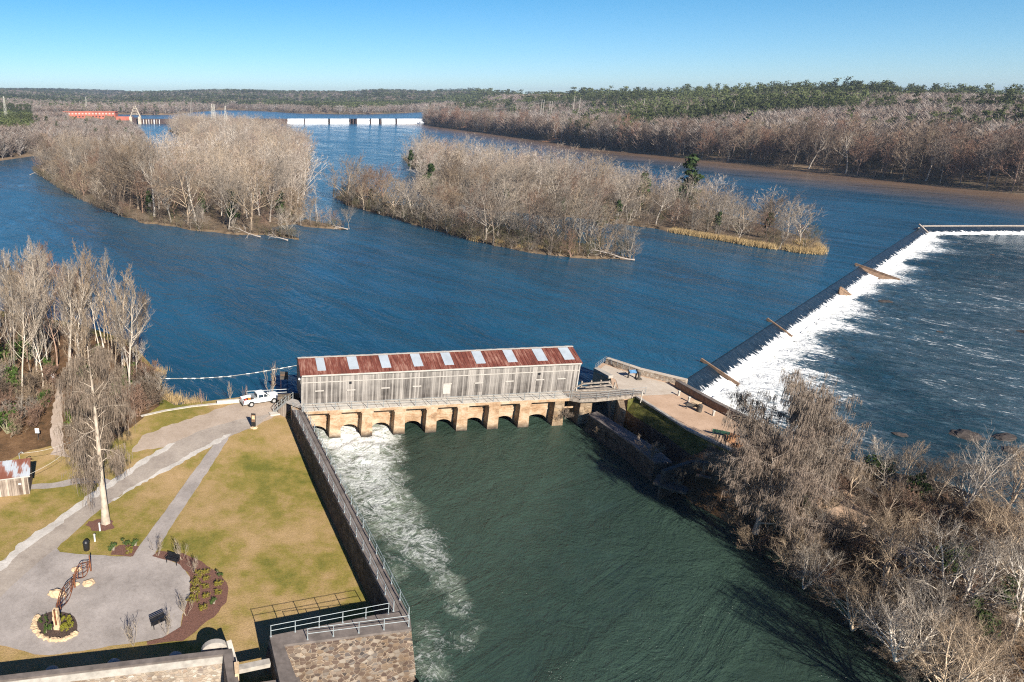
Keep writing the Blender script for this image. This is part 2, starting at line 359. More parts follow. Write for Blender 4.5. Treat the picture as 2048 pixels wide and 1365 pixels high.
def water(key, deep, mud=None, foam=None, ripple=1.0, rz=0.0, rough=.12, str_=.35, swell=1.3):
    t = NT(key); v1 = t.mp((.55,1.5,1), rz); v2 = t.mp((1,1,1), rz)
    a = t.noise(v1, .9*ripple, 5, .62, .3); b = t.noise(v2, .16*ripple, 4, .6, .5); big = t.noise(t.mp((.012,.035,1), rz+.5), 1, 5, .6, .8)
    big2 = t.noise(t.mp((.05,.16,1), rz+.3), 1, 5, .65, 1.0)
    c = t.ramp(big, [(0.32, tuple(x*.72 for x in deep)), (0.7, tuple(min(1, x*1.35) for x in deep))])
    if mud:
        am = t.at(mud); f = t.math('ADD', am.outputs['Fac'], t.math('ADD', t.math('MULTIPLY', t.math('SUBTRACT', big2, .5), .5), t.math('MULTIPLY', t.math('SUBTRACT', big, .5), .7))); f = t.mrange(f, .15, .85)
        c = t.mix(f, c, (0.165,0.108,0.072))
    h = t.math('ADD', t.math('MULTIPLY', a, .35), t.math('ADD', b, t.math('MULTIPLY', big2, swell)))
    r = t.mrange(t.math('ADD', t.math('MULTIPLY', big, .6), t.math('MULTIPLY', big2, .4)), .35, .65, rough*.6, rough*1.7)
    if foam:
        af = t.at(foam); F = af.outputs['Fac']; fz = foam_nodes(t, key, rz)
        wht = t.mrange(t.math('ADD', F, fz[0]), *fz[5]); milk = t.mrange(t.math('ADD', F, fz[1]), .55, 1.25)
        c = t.mix(t.math('MULTIPLY', milk, fz[3]), c, fz[2]); c = t.mix(wht, c, (0.78,0.79,0.77))
        r = t.math('ADD', r, t.math('MULTIPLY', wht, .6), clamp=True)
        h = t.math('ADD', h, t.math('MULTIPLY', fz[0], fz[4]))
    bs = t.mrange(t.math('ADD', t.math('MULTIPLY', big, .55), t.math('MULTIPLY', big2, .45)), .38, .62, .35, 1.15); h = t.math('MULTIPLY', h, bs); t.bump(h, str_, .6)
    t.b.inputs['IOR'].default_value = 1.33
    M[key] = t.done(c, r, .5)
def foam_nodes(t, key, rz):
    if key == 'canal_water':
        w = t.noise(t.mp((1,1,1)), .32, 7, .7, 2.0); m = t.noise(t.mp((1,1,1)), .22, 5, .6, 1.2)
        rid = t.math('ABSOLUTE', t.math('SUBTRACT', w, .5)); rid = t.math('SUBTRACT', .40, t.math('MULTIPLY', rid, 3.2))
        w2 = t.noise(t.mp((1,1,1)), 1.3, 5, .7, 1.6); rid = t.math('ADD', rid, t.math('MULTIPLY', t.math('SUBTRACT', w2, .5), .9))
        return rid, t.math('MULTIPLY', t.math('SUBTRACT', m, .5), 1.3), (0.30,0.345,0.265), .8, .5, (.95, 1.6)
    w = t.noise(t.mp((.30,.85,1), rz), 1.0, 7, .76, 1.6); m = t.noise(t.mp((.06,.2,1), rz), 1, 5, .6, 1.0); c = t.noise(t.mp((.4,.8,1), rz), 1.5, 6, .75, 1.5)
    s = t.math('ADD', t.math('MULTIPLY', t.math('SUBTRACT', w, .5), 1.7), t.math('MULTIPLY', t.math('SUBTRACT', m, .5), .9))
    s = t.math('ADD', s, t.math('MULTIPLY', t.math('SUBTRACT', c, .5), .9))
    return s, s, (0.2,0.27,0.32), .5, .4, (.97, 1.12)
# ------------------------------------------------------------------ the setting: waters
ZU, ZC, ZD, ZW = 0.0, -1.2, -2.2, 3.2           # river above the weir, canal, river below the weir, walkway
A = P(603.8, 809.5, ZW).xy; B = P(1152, 782, ZW).xy
FN = Vector((-FDIR.y, FDIR.x)); C_ = B+FN*6.2; D = A+FN*6.2                  # away from the camera
W0 = P(1367, 762, 0).xy; W1 = P(1842, 454, 0).xy; W2 = Vector(O(430, 256))
WD = (W1-W0).normalized(); WN = Vector((WD.y, -WD.x))          # along the weir, and downstream
FLOW = math.atan2(WN.y, WN.x)
def xy(l, z=0.0): return [tuple(P(a, b, z).xy) for a, b in l]
right_shore = xy([(2900, 500), (2400, 432), (2200, 408), (2048, 390), (1860, 371), (1700, 353), (1550, 336), (1400, 320), (1290, 309), (1200, 300), (1135, 289), (1040, 276), (960, 265), (905, 258), (860, 252), (848, 249.2)])
left_shore = xy([(-900, 350), (-300, 335), (0, 322), (70, 312), (150, 310), (240, 303), (296, 292), (290, 276), (268, 258), (262, 252)])
LAKEZ = 8.5
lake_far = xy([(872, 221.5), (850, 224), (800, 227), (740, 229), (690, 229), (600, 227.3), (520, 222.5), (480, 221), (430, 221), (395, 224), (345, 230), (300, 230.5), (236, 229)], LAKEZ)
lake_right = xy([(848, 243), (845, 237), (852, 230), (868, 223.5)], LAKEZ)
lake_left = xy([(236, 229), (232, 237), (236, 240)], LAKEZ)
damL = P(262, 248, 0).xy; damR = P(848, 248, 0).xy
land_edge = G(585, 812)
left_front = [tuple(P(a, b, 0.3).xy) for a, b in [(588, 806), (560, 800), (480, 800), (430, 806), (350, 817), (318, 800), (325, 770), (300, 735), (258, 690), (150, 655), (0, 630), (-300, 610), (-900, 600)]]
water('river', (0.010, 0.062, 0.112), mud='mud', ripple=1.15, rz=R_(100), rough=.17, str_=.62)
water('lower_river', (0.009, 0.035, 0.050), foam='foam', ripple=1.3, rz=FLOW, rough=.13, str_=.75)
water('canal_water', (0.034, 0.060, 0.045), foam='foam', ripple=1.35, rz=R_(20), rough=.10, str_=.7, swell=.4)
water('lake_water', (0.02, 0.07, 0.13), ripple=.7, rz=0, rough=.2, str_=.5)
pen_w = [tuple(P(a, b, 0.0).xy) for a, b in [(1190, 770), (1190, 752), (1213, 737), (1280, 758), (1367, 775)]]
rivpoly = [tuple(C_+Vector((-.5, -1.0))), tuple(P(1195, 782, 0).xy)]+pen_w[1:]+[tuple(W0), tuple(W1), tuple(W2)]+right_shore[1:]+[tuple(damR), tuple(damL)]+left_shore[::-1]+left_front[::-1][0:]+[tuple(D+Vector((.6, -1.2)))]
river = fill('river', rivpoly, lambda x, y: ZU, M['river'], maxe=lambda c: max(6.0, c.length*.05), label='broad blue river above the long weir', cat='river')
attr(river, 'mud', lambda x, y: max(0.0, 1.0-polyd(x, y, right_shore)/95))
# river below the weir: foam fades with the distance from the weir's foot
wfoot = 4.4
lowpoly = [tuple(W0+WN*wfoot), tuple(W1+WN*wfoot+WD*2), (W2.x, W2.y-4.2), O(430, 40), O(150, -20), O(45, -20), O(34, 25), O(30, 60), O(28, 80), O(27, 100)]
def foam_low(x, y):
    p = Vector((x, y)); s = (p-W0).dot(WN)-wfoot; u = (p-W0).dot(WD); s2 = 252-y-3 if x > W1.x-10 else 1e3
    near = smooth((70-u)/70)
    L = 11+15*near+5*math.sin(u*.11)+4*math.sin(u*.31+1)
    f = 1.5*math.exp(-max(0, s)/L*1.15)
    f = max(f, 1.45*math.exp(-max(0, s2)/9))
    x = XO(x, y); rap = 0.60*smooth((135-abs(y-105))/80)*smooth((x-40)/40)+0.16
    if x > 48 and y < 78: rap += .3*smooth((78-y)/15)
    return max(f, rap)
low = fill('lower_river', lowpoly, lambda x, y: ZD, M['lower_river'], maxe=2.6, label='choppy dark river with whitewater below the weir', cat='river')
attr(low, 'foam', foam_low)
for v in low.data.vertices:
    q = Vector((v.co.x, v.co.y)); s = (q-W0).dot(WN)-wfoot
    if s < 45 and q.x < W1.x+8: v.co.z += (random.Random(int(q.x*31+q.y*77)).uniform(-.2, .45))*math.exp(-max(0, s)/14)
# canal
gA = P(597, 820.5, ZW).xy; gB = P(802, 1232, ZW).xy
canpoly = [tuple(gA), tuple(gB), O(-7.6, 44), O(-6, 16), O(60, 10)]+[(p[0]+3, p[1]+1.5) for p in xy([(1369, 1011), (1440, 1050), (1500, 1085), (1600, 1150), (1720, 1250), (1850, 1370), (1990, 1520)], ZC)][::-1]+[tuple(P(1480, 960, ZC).xy), O(17, 101), tuple(C_+FN*.4), tuple(D+FN*.4), tuple(A-FDIR*1.5)]
fpath = [(Vector(P(px, py, ZC).xy), w, s) for px, py, w, s in [(655, 850, 3.0, 1.05), (700, 872, 5.4, 1.3), (745, 868, 4.0, 1.25), (725, 905, 5.6, 1.12), (735, 950, 5.2, .98), (755, 1000, 5.0, .9), (790, 1045, 4.4, .8), (835, 1085, 3.6, .88), (860, 1112, 2.6, .84), (800, 1110, 3.5, .66), (890, 1160, 2.4, .68), (915, 1210, 2.2, .7), (860, 1270, 2.4, .66), (855, 1315, 2.2, .74), (790, 1150, 2.2, .62), (925, 1285, 1.8, .68), (870, 1350, 2.0, .7), (690, 935, 3, .95), (950, 1250, 1.5, .6), (830, 1180, 3.5, .5), (880, 1340, 3, .55)]]
def foam_can(x, y):
    f = .30
    for c, w, s in fpath:
        d = math.hypot((x-c.x), (y-c.y)*.8)/w; f = max(f, s*math.exp(-max(0, d-.25)**2*.9))
    return f
canal = fill('canal_water', canpoly, lambda x, y: ZC, M['canal_water'], maxe=.9, label='dark green canal with foaming outflow below the gates', cat='canal')
attr(canal, 'foam', foam_can)
from mathutils import noise as MN
for v in canal.data.vertices:
    f = max(0, foam_can(v.co.x, v.co.y)-.55)
    v.co.z += f*(.55*MN.noise(Vector((v.co.x*.55, v.co.y*.55, 3)))+.3*MN.noise(Vector((v.co.x*1.5, v.co.y*1.5, 7))))
YD = damL.y
lakepoly = [tuple(damR+Vector((4, 6))), tuple(damL+Vector((-4, 6)))]+[p for p in lake_left[::-1] if p[1] > YD+15]+lake_far[::-1]+[p for p in lake_right[::-1] if p[1] > YD+15]
fill('lake_water', lakepoly, lambda x, y: LAKEZ, M['lake_water'], maxe=120, label='blue lake held behind the distant dam', cat='lake')

# ------------------------------------------------------------------ far ground: one sheet to the horizon
skyl = [(-900, 180, 900, 7000), (-400, 180, 900, 7000), (0, 180.5, 900, 7000), (120, 180, 1500, 7000), (230, 183, 1700, 7000), (262, 185, 1800, 4600), (330, 184.5, 1800, 4600), (420, 181.5, 1800, 4600), (500, 181.5, 1800, 4600), (560, 184, 1800, 4600), (700, 184.5, 1800, 4600), (760, 180.5, 1800, 4600), (850, 183.5, 1800, 4600), (940, 182.5, 1700, 4200), (985, 185.5, 1250, 2500), (1050, 187.5, 900, 2000), (1250, 186.5, 620, 1500), (1380, 185.5, 560, 1400), (1480, 182.5, 520, 1300), (1560, 180.5, 500, 1250), (1700, 180.5, 470, 1150), (1800, 183.5, 440, 1050), (1900, 185, 420, 950), (2048, 190, 390, 900), (2700, 190, 360, 900)]
skyx = np.array([s[0] for s in skyl]); sky_ang = np.array([math.degrees(math.atan2(682.5-s[1], FPX))-19.6 for s in skyl])
sky_r0 = np.array([float(s[2]) for s in skyl]); sky_r1 = np.array([float(s[3]) for s in skyl])
def far_dir(px): return np.arctan((px-XC)/(FPX*1.06))
rightland = right_shore+lake_right+[lake_far[0]]+[tuple(Vector((math.sin(far_dir(k)), math.cos(far_dir(k))))*30000) for k in (872, 1400, 2100)]+[(30000, 3000), (30000, 0), (900, -200)]
farland = lake_far+lake_left[1:]+[tuple(damL)]+left_shore[::-1]+[(-900, 200), (-30000, 0), (-30000, 8000)]+[tuple(Vector((math.sin(far_dir(k)), math.cos(far_dir(k))))*30000) for k in (-200, 400, 872)]
def np_inside(X, Y, poly):
    c = np.zeros(X.shape, bool); n = len(poly)
    for i in range(n):
        (xi, yi), (xj, yj) = poly[i], poly[i-1]
        if yi == yj: continue
        c ^= ((yi > Y) != (yj > Y)) & (X < (xj-xi)*(Y-yi)/(yj-yi)+xi)
    return c
def np_dist(X, Y, pts):
    d = np.full(X.shape, 1e9)
    for (ax, ay), (bx, by) in zip(pts[:-1], pts[1:]):
        dx, dy = bx-ax, by-ay; t = np.clip(((X-ax)*dx+(Y-ay)*dy)/(dx*dx+dy*dy+1e-9), 0, 1)
        d = np.minimum(d, np.hypot(X-ax-t*dx, Y-ay-t*dy))
    return d
def S_(t): t = np.clip(t, 0, 1); return t*t*(3-2*t)
def far_h(X, Y, bed=-6.0):
    X = np.asarray(X, float); Y = np.asarray(Y, float)
    r = np.hypot(X, Y); az = np.arctan2(X, np.maximum(Y, 1)); px = XC+np.tan(np.clip(az, -1.3, 1.3))*FPX*1.06
    ang = np.interp(px, skyx, sky_ang); r0 = np.interp(px, skyx, sky_r0); r1 = np.interp(px, skyx, sky_r1)
    inl = np_inside(X, Y, rightland) | np_inside(X, Y, farland)
    d = np.minimum(np.minimum(np_dist(X, Y, right_shore), np_dist(X, Y, left_shore)), np.minimum(np_dist(X, Y, lake_far), np_dist(X, Y, lake_right)))
    base = np.where(Y > YD+3, LAKEZ, 0.0)
    top = CAMZ+r1*np.tan(np.radians(ang))-np.where(px > 980, 19, 13)
    t = S_((r-r0)/(r1-r0)); wob = np.sin(X*.011+1)*np.sin(Y*.008+.5)*6+np.sin(X*.0035+Y*.002)*6
    rr = np.minimum(r, r1*1.02); top = np.where(r > r1, top-(r-r1)*.004, top)
    h = base+.06*np.minimum(d, 4)+1.9*S_(d/10)+4*S_(d/70)+(top-base-5)*t*S_(d/70)+wob*S_((d-40)/200)*np.sin(np.pi*np.clip(t, 0, 1))
    return np.where(inl, h, -.02-np.minimum(6, d*.12))
az = np.radians(np.concatenate([np.arange(-180, -33, 3.0), np.arange(-33, 51, .13), np.arange(51, 183, 3.0)]))
rr = np.concatenate([[0, 60, 160], np.concatenate([np.geomspace(230, 800, 230), np.geomspace(806, 1500, 90)]), np.geomspace(1530, 5000, 70), np.array([5600, 6400, 7000, 7400, 8200, 9000])])
AZ, RR = np.meshgrid(az, rr); GX = np.sin(AZ)*RR; GY = np.cos(AZ)*RR; GZ = far_h(GX, GY)
na, nr = len(az), len(rr); idx = np.arange(na*nr).reshape(nr, na)
quads = np.stack([idx[:-1, :-1], idx[1:, :-1], idx[1:, 1:], idx[:-1, 1:]], -1).reshape(-1, 4)
def np_mesh(name, V, F, m, smooth_=True):
    me = bpy.data.meshes.new(name); k = F.shape[1]
    me.vertices.add(len(V)); me.vertices.foreach_set('co', np.ascontiguousarray(V, np.float32).ravel())
    me.loops.add(F.size); me.loops.foreach_set('vertex_index', np.ascontiguousarray(F, np.int32).ravel())
    me.polygons.add(len(F)); me.polygons.foreach_set('loop_start', np.arange(0, F.size, k, dtype=np.int32))
    me.polygons.foreach_set('use_smooth', np.full(len(F), smooth_)); me.update(calc_edges=True); me.validate()
    me.materials.append(m); o = bpy.data.objects.new(name, me); COL.objects.link(o); return o
def groundmat():
    t = NT('far_ground'); v = t.mp(); n = t.noise(v, .012, 5, .65); f = t.noise(v, .12, 5, .7)
    k = t.math('ADD', t.math('MULTIPLY', n, .6), t.math('MULTIPLY', f, .4))
    c = t.ramp(k, [(0.36, (0.055,0.06,0.03)), (0.5, (0.15,0.11,0.075)), (0.66, (0.26,0.18,0.11))]); M['far_ground'] = t.done(c, .95, .1)
groundmat()
put(np_mesh('terrain', np.stack([GX, GY, GZ], -1).reshape(-1, 3), quads[:, ::-1], M['far_ground']), 'wooded river banks and hills rolling to the horizon', 'terrain', None, 'structure')

# ------------------------------------------------------------------ the near left bank
landpoly = [tuple(P(597, 822, ZW).xy), tuple(gB)]+[tuple(P(a, b, ZW).xy) for a, b in [(575, 1272), (585, 1330)]]+[tuple(P(a, b, 2.4).xy) for a, b in [(468, 1330), (455, 1303), (0, 1353), (-260, 1387), (-900, 1460)]]+left_front[::-1]
landpoly = landpoly+[tuple(P(596, 806, .4).xy)]
fill('lawn_ground', landpoly, zl, M['lawn'], maxe=2.2, label='tan and green winter lawn beside the canal wall', cat='lawn')
mb = MB(); shore_line = left_front[4:]                                   # the bank's earth edge
for a, b in zip(shore_line[:-1], shore_line[1:]):
    za, zb = zl(*a), zl(*b); n = Vector((b[1]-a[1], -(b[0]-a[0]))).normalized()*-2.0
    mb.add([(a[0], a[1], za), (b[0], b[1], zb), (b[0]+n.x, b[1]+n.y, -1), (a[0]+n.x, a[1]+n.y, -1)], [(0, 1, 2, 3)])
put(mb.build('river_bank', M['shore']), 'brown earth bank sloping into the river', 'bank', None, 'structure')
def sheet(name, pts, m, dz, label, cat, jit=.12, maxe=1.6, step=.7, seed=1):
    poly = resample([G(*p).xy for p in pts], step, jit, seed)
    return fill(name, poly, lambda x, y: zl(x, y)+dz, m, maxe, 'structure', label, cat)
woods = [(-900, 900), (-200, 905), (0, 930), (60, 903), (100, 893), (125, 895), (165, 905), (230, 880), (262, 855), (285, 838), (318, 812), (322, 772), (298, 738), (256, 693), (150, 658), (0, 633), (-300, 613), (-900, 606)]
sheet('leaf_litter', woods, M['litter'], .02, 'brown leaf litter under the bare riverside wood', 'leaf litter', .35, 3, 1.2)
sheet('gravel_apron', [(262, 905), (285, 872), (335, 852), (400, 832), (462, 809), (520, 802), (586, 806), (580, 822), (548, 834), (505, 856), (462, 868), (430, 888), (338, 938), (338, 893)], M['apron'], .03, 'tan gravel turnaround where the white pickup stands', 'gravel apron', .2)
sheet('road', [(-260, 1265), (-120, 1195), (8, 1122), (47, 1084), (98, 1051), (144, 1016), (197, 979), (246, 950), (287, 920), (338, 891), (400, 862), (470, 842), (540, 828), (520, 848), (478, 866), (430, 888), (340, 937), (297, 959), (256, 981), (221, 1006), (174, 1042), (144, 1069), (113, 1098), (60, 1142), (0, 1200), (-120, 1300), (-260, 1380)], M['gravel_road'], .045, 'grey gravel road curving up to the gatehouse', 'road', .12)
sheet('road_edge_upper', [(-120, 1193), (8, 1120), (47, 1082), (98, 1049), (144, 1014), (197, 977), (246, 948), (287, 918), (338, 889), (352, 886), (338, 899), (290, 927), (250, 956), (206, 985), (150, 1026), (106, 1062), (56, 1096), (12, 1135), (-110, 1210)], M['gravel_white'], .06, 'strip of white gravel along the upper road edge', 'gravel strip', .22, 1.2, .5)
sheet('road_edge_lower', [(225, 1003), (260, 977), (300, 955), (345, 928), (400, 897), (448, 873), (462, 868), (440, 885), (395, 908), (345, 937), (300, 960), (258, 982), (228, 1004)], M['gravel_white'], .06, 'strip of white gravel along the lower road edge', 'gravel strip', .2, 1.2, .5, 2)
sheet('path', [(430, 886), (459, 869), (456, 880), (405, 960), (352, 1040), (306, 1113), (302, 1120), (262, 1116), (268, 1108), (318, 1040), (375, 960)], M['gravel_grey'], .05, 'straight grey gravel path between road and plaza', 'path', .05)
plaza = [(113, 1096), (120, 1106), (168, 1110), (222, 1113), (264, 1115), (304, 1113), (326, 1118), (361, 1130), (381, 1155), (380, 1191), (366, 1230), (361, 1255), (325, 1277), (293, 1284), (220, 1294), (159, 1304), (98, 1311), (68, 1311), (49, 1304), (15, 1294), (0, 1291), (-150, 1290), (-260, 1370), (-120, 1290), (0, 1196), (60, 1140)]
sheet('plaza', plaza, M['gravel_grey'], .055, 'round grey gravel plaza holding the rusty sculpture', 'plaza', .06)
sheet('mulch_crescent', [(303, 1113), (317, 1104), (366, 1108), (403, 1125), (439, 1147), (459, 1177), (452, 1206), (427, 1235), (391, 1265), (366, 1282), (293, 1292), (293, 1284), (325, 1277), (361, 1255), (366, 1230), (380, 1191), (381, 1155), (361, 1130), (325, 1119)], M['mulch'], .065, 'crescent of reddish mulch curling round the plaza', 'mulch bed', .1)
sheet('mulch_patch', [(220, 1111), (226, 1100), (239, 1092), (260, 1090), (278, 1094), (272, 1104), (266, 1114)], M['mulch'], .065, 'small mulch bed with four green shrubs by the path', 'mulch bed', .08)
sheet('planting_bed', [(113+43*math.cos(k*math.pi/10), 1252+28*math.sin(k*math.pi/10)) for k in range(20)], M['soil'], .075, 'round dark planting bed under the sculpture post', 'planting bed', .05)
sheet('side_path', [(60, 970), (110, 966), (150, 957), (200, 956), (232, 962), (222, 972), (195, 966), (150, 970), (100, 978), (60, 980)], M['gravel_grey'], .03, 'narrow gravel path leading to the plank shed', 'path', .1)
sheet('trail', [(106, 900), (100, 870), (104, 830), (110, 795), (116, 760), (128, 760), (124, 795), (124, 830), (126, 870), (127, 900), (140, 915), (100, 910)], M['trail'], .035, 'pale dirt trail running into the bare wood', 'trail', .15)
sheet('bare_earth', [(201+28*math.cos(k*.3142), 1051+12*math.sin(k*.3142)) for k in range(20)], M['mulch'], .02, 'ring of bare earth round the mossy tree', 'bare earth', .22, 1, .35)

# ------------------------------------------------------------------ the right bank and the peninsula
ZP = 3.0
def xz(l, z): return [tuple(P(a, b, z).xy) for a, b in l]
pen_top = [(1188, 739), (1209, 723), (1276, 745), (1376, 770), (1349, 764), (1428, 826), (1486, 843), (1560, 890), (1690, 968), (1760, 1010), (1700, 1075), (1610, 1000), (1540, 950), (1466, 905), (1372, 860), (1325, 828), (1272, 794), (1225, 790), (1222, 757)]
pen_top = [(1188, 739), (1209, 723), (1276, 745), (1376, 771), (1432, 812), (1490, 842), (1560, 888), (1690, 968), (1760, 1010), (1700, 1075), (1610, 1000), (1540, 950), (1466, 905), (1372, 860), (1325, 828), (1272, 794), (1226, 792), (1222, 757)]
mb = MB(); mb.prism(xz(pen_top, ZP), -4, ZP)
pen = put(mb.build('peninsula_ground', M['path_tan']), 'gravel topped stone point between canal and weir', 'ground', None, 'structure')
def psheet(name, pts, m, z, label, cat, jit=.06, seed=3):
    return fill(name, resample(xz(pts, z), .8, jit, seed), lambda x, y: z, m, 1.5, 'structure', label, cat)
psheet('slab', [(1196, 741), (1211, 730), (1270, 750), (1340, 768), (1362, 788), (1285, 792), (1240, 789), (1232, 760)], M['slab'], ZP+.03, 'pale concrete slab on the point beside the gatehouse', 'concrete slab', .0)
psheet('clay_patch', [(1445, 862), (1470, 868), (1500, 880), (1530, 900), (1515, 915), (1480, 900), (1450, 880)], M['clay'], ZP+.03, 'orange clay patch below the mossy tree', 'clay patch', .3)
# bank that runs on down the right side, under the trees
cz = xz([(1300, 955), (1369, 1011), (1440, 1050), (1500, 1085), (1600, 1150), (1720, 1250), (1850, 1370), (1990, 1520)], ZC)
rz_ = xz([(2700, 1300), (2350, 1180), (2048, 1085), (1900, 1015), (1780, 985), (1690, 960)], ZD)
bank = resample(cz+[O(40, 12)]+rz_+xz([(1560, 900), (1490, 870), (1440, 880), (1400, 900)], ZP), 2.0, .35, 9)
trail_c = [Vector(P(a, b, 2.2).xy) for a, b in [(1540, 930), (1610, 990), (1700, 1050), (1850, 1135), (2060, 1270)]]
def bank_z(x, y):
    d = polyd(x, y, trail_c); e = min(polyd(x, y, cz), polyd(x, y, rz_))
    return -1.9+smooth(e/5.0)*4.6+.4*MN.noise(Vector((x*.25, y*.25, 0)))*smooth((d-1.5)/2)*smooth(e/4)
fill('bank_ground', bank, bank_z, M['litter'], 1.6, 'structure', 'brown wooded bank between canal and lower river', 'bank')
fill('bank_trail', resample([tuple(p+Vector((.6, 1.1))) for p in trail_c]+[tuple(p-Vector((.6, 1.1))) for p in trail_c[::-1]], 1, .2, 5), lambda x, y: bank_z(x, y)+.06, M['trail'], 1.0, 'structure', 'sandy trail along the wooded bank', 'trail')
# grass bank between the path's kerb and the lock wall
gtop = xz([(1256, 800), (1272, 795), (1325, 829), (1372, 861), (1430, 890), (1466, 906)], ZP-.05); gbot = xz([(1254, 822), (1268, 833), (1300, 852), (1334, 874), (1384, 912), (1430, 940)], 1.2)
mb = MB(); n = len(gtop)
mb.add([(*p, ZP-.05) for p in gtop]+[(*p, 1.2) for p in gbot], [(i, i+1, n+i+1, n+i) for i in range(n-1)])
def bankgrass():
    t = NT('bank_grass'); a = t.noise(t.mp(), .9, 5, .7); c = t.ramp(a, [(0.35, (0.06,0.065,0.018)), (0.55, (0.125,0.125,0.035)), (0.72, (0.24,0.185,0.085))]); t.bump(t.noise(t.mp(), 7, 4, .8), .9, .15); M['bank_grass'] = t.done(c, .95, .1)
bankgrass()
put(mb.build('grass_bank', M['bank_grass']), 'steep green grass bank above the old lock', 'grass bank', None, 'structure')

# ------------------------------------------------------------------ islands
def island(pts, label, seed):
    o = resample(xz(pts, 0.0), 4.0, 1.1, seed)
    ar = sum(o[i-1][0]*o[i][1]-o[i][0]*o[i-1][1] for i in range(len(o)))
    o = o if ar > 0 else o[::-1]; mb = MB(); n = len(o); t = []
    for i in range(n):
        e = Vector(o[(i+1) % n])-Vector(o[i-1]); e = e.normalized() if e.length else e; t.append((o[i][0]-e.y*1.6, o[i][1]+e.x*1.6, .55))
    mb.add([(*p, -.5) for p in o]+t, [(i, (i+1) % n, n+(i+1) % n, n+i) for i in range(n)]+[tuple(range(n, 2*n))])
    put(mb.build('island_ground', M['shore']), label, 'island', None, 'structure'); return o
ISA = [(68, 345), (95, 362), (132, 386), (180, 410), (235, 432), (290, 448), (345, 455), (400, 464), (470, 470), (520, 472), (560, 476), (592, 482), (560, 466), (545, 455), (600, 448), (606, 420), (612, 380), (620, 335), (617, 312), (600, 290), (560, 275), (500, 262), (430, 254), (360, 250), (335, 262), (375, 282), (398, 288), (380, 305), (335, 330), (300, 340), (230, 325), (150, 320), (90, 325)]
ISS = [(585, 448), (610, 440), (650, 446), (685, 455), (700, 460), (650, 458), (610, 455)]
ISF = [(668, 396), (690, 410), (760, 430), (805, 443), (850, 458), (910, 474), (980, 492), (1060, 507), (1150, 517), (1230, 520), (1272, 521), (1235, 508), (1180, 492), (1110, 477), (1040, 463), (950, 447), (860, 425), (770, 405), (705, 388)]
ISB = [(806, 318), (820, 335), (850, 352), (838, 372), (860, 395), (930, 412), (1010, 424), (1090, 432), (1170, 438), (1240, 449), (1350, 465), (1450, 482), (1550, 499), (1600, 507), (1638, 508), (1636, 490), (1590, 470), (1530, 452), (1450, 428), (1380, 405), (1300, 385), (1220, 368), (1120, 352), (1000, 338), (900, 322), (850, 312)]
o_isa = island(ISA, 'long wooded island with driftwood point', 11); o_iss = island(ISS, 'low brushy spit off the island point', 12)
o_isf = island(ISF, 'narrow front strip of the middle island', 13); o_isb = island(ISB, 'back ridge of the middle island with reed fringe', 14)
# ------------------------------------------------------------------ railings
def railing(label, pts, h=1.1, gap=2.1, hs=(1.05, .55), m='metal_rail', name='railing', group=None, r=.035, pr=.05):
    t = thing(name, label, 'railing', tuple(pts[0]), 0, group)
    for a, b in zip(pts[:-1], pts[1:]):
        a, b = Vector(a), Vector(b); n = max(1, round((b-a).length/gap))
        for i in range(n+1):
            p = a.lerp(b, i/n); k = MB(); k.tube([p, p+Vector((0, 0, h))], [pr, pr*.8], 6)
            k.tube([p, p+Vector((0, 0, .06))], [pr*1.8, pr*1.8], 6); k.build('post', M[m], t)
        for z in hs:
            k = MB(); k.tube([a+Vector((0, 0, z)), b+Vector((0, 0, z))], [r, r], 5); k.build('rail', M[m], t)
    return t
def F3(u, off, z): p = A+FDIR*u+FN*off; return Vector((p.x, p.y, z))
def u_at(px, off, z):
    lo, hi = -15, 70
    for _ in range(40):
        mid = (lo+hi)/2
        if PX(F3(mid, off, z))[0] < px: lo = mid
        else: hi = mid
    return lo
# ------------------------------------------------------------------ gatehouse
GL = (B-A).length; EZ, RZ = 7.85, 9.05
gh = thing('gatehouse', 'long grey plank gatehouse with rusty red roof over the canal gates', 'building', (A.x, A.y, ZW))
Ar, Br = (A+D)/2, (B+C_)/2
mb = MB(); q = [(*A, ZW), (*B, ZW), (*C_, ZW), (*D, ZW), (*A, EZ), (*B, EZ), (*C_, EZ), (*D, EZ), (*Ar, RZ-.12), (*Br, RZ-.12)]
mb.add(q, [(0, 1, 5, 4), (1, 2, 6, 9, 5), (2, 3, 7, 6), (3, 0, 4, 8, 7)]); mb.build('wall', M['planks'], gh)
def roofpt(u, s, dz=0.0):           # u along 0..1 (can overrun), s: 0 front eave .. 1 ridge .. 2 back eave
    f = A+(B-A)*u; b = D+(C_-D)*u; p = f+(b-f)*(s/2 if True else 0)
    e = .28; ov = -e if s == 0 else (e if s == 2 else 0); d = (b-f).normalized(); p = p+d*ov
    z = RZ-(RZ-EZ)*abs(1-s)-(.14 if s in (0, 2) else 0)
    return Vector((p.x, p.y, z+.06+dz))
mb = MB(); u0, u1 = -.006, 1.006
for s0, s1 in ((0, 1), (1, 2)):
    q = [roofpt(u0, s0), roofpt(u1, s0), roofpt(u1, s1), roofpt(u0, s1)]; mb.add(q+[p-Vector((0, 0, .09)) for p in q], [(0, 1, 2, 3), (7, 6, 5, 4), (0, 4, 5, 1), (1, 5, 6, 2), (3, 7, 4, 0)])
    for i in range(73):
        u = u0+(u1-u0)*(i+.5)/73; mb.beam(roofpt(u, s0, .02), roofpt(u, s1, .02), .07, .07)
roof = mb.build('roof', M['rust_roof'], gh)
mb = MB(); mb.beam(roofpt(u0, 1, .07), roofpt(u1, 1, .07), .34, .07)
for i in range(24):
    u = u0+(u1-u0)*(i+.5)/24; mb.box(roofpt(u, 1, .10), (rnd.uniform(.5, 1.2), .4, .05), math.atan2(FDIR.y, FDIR.x))
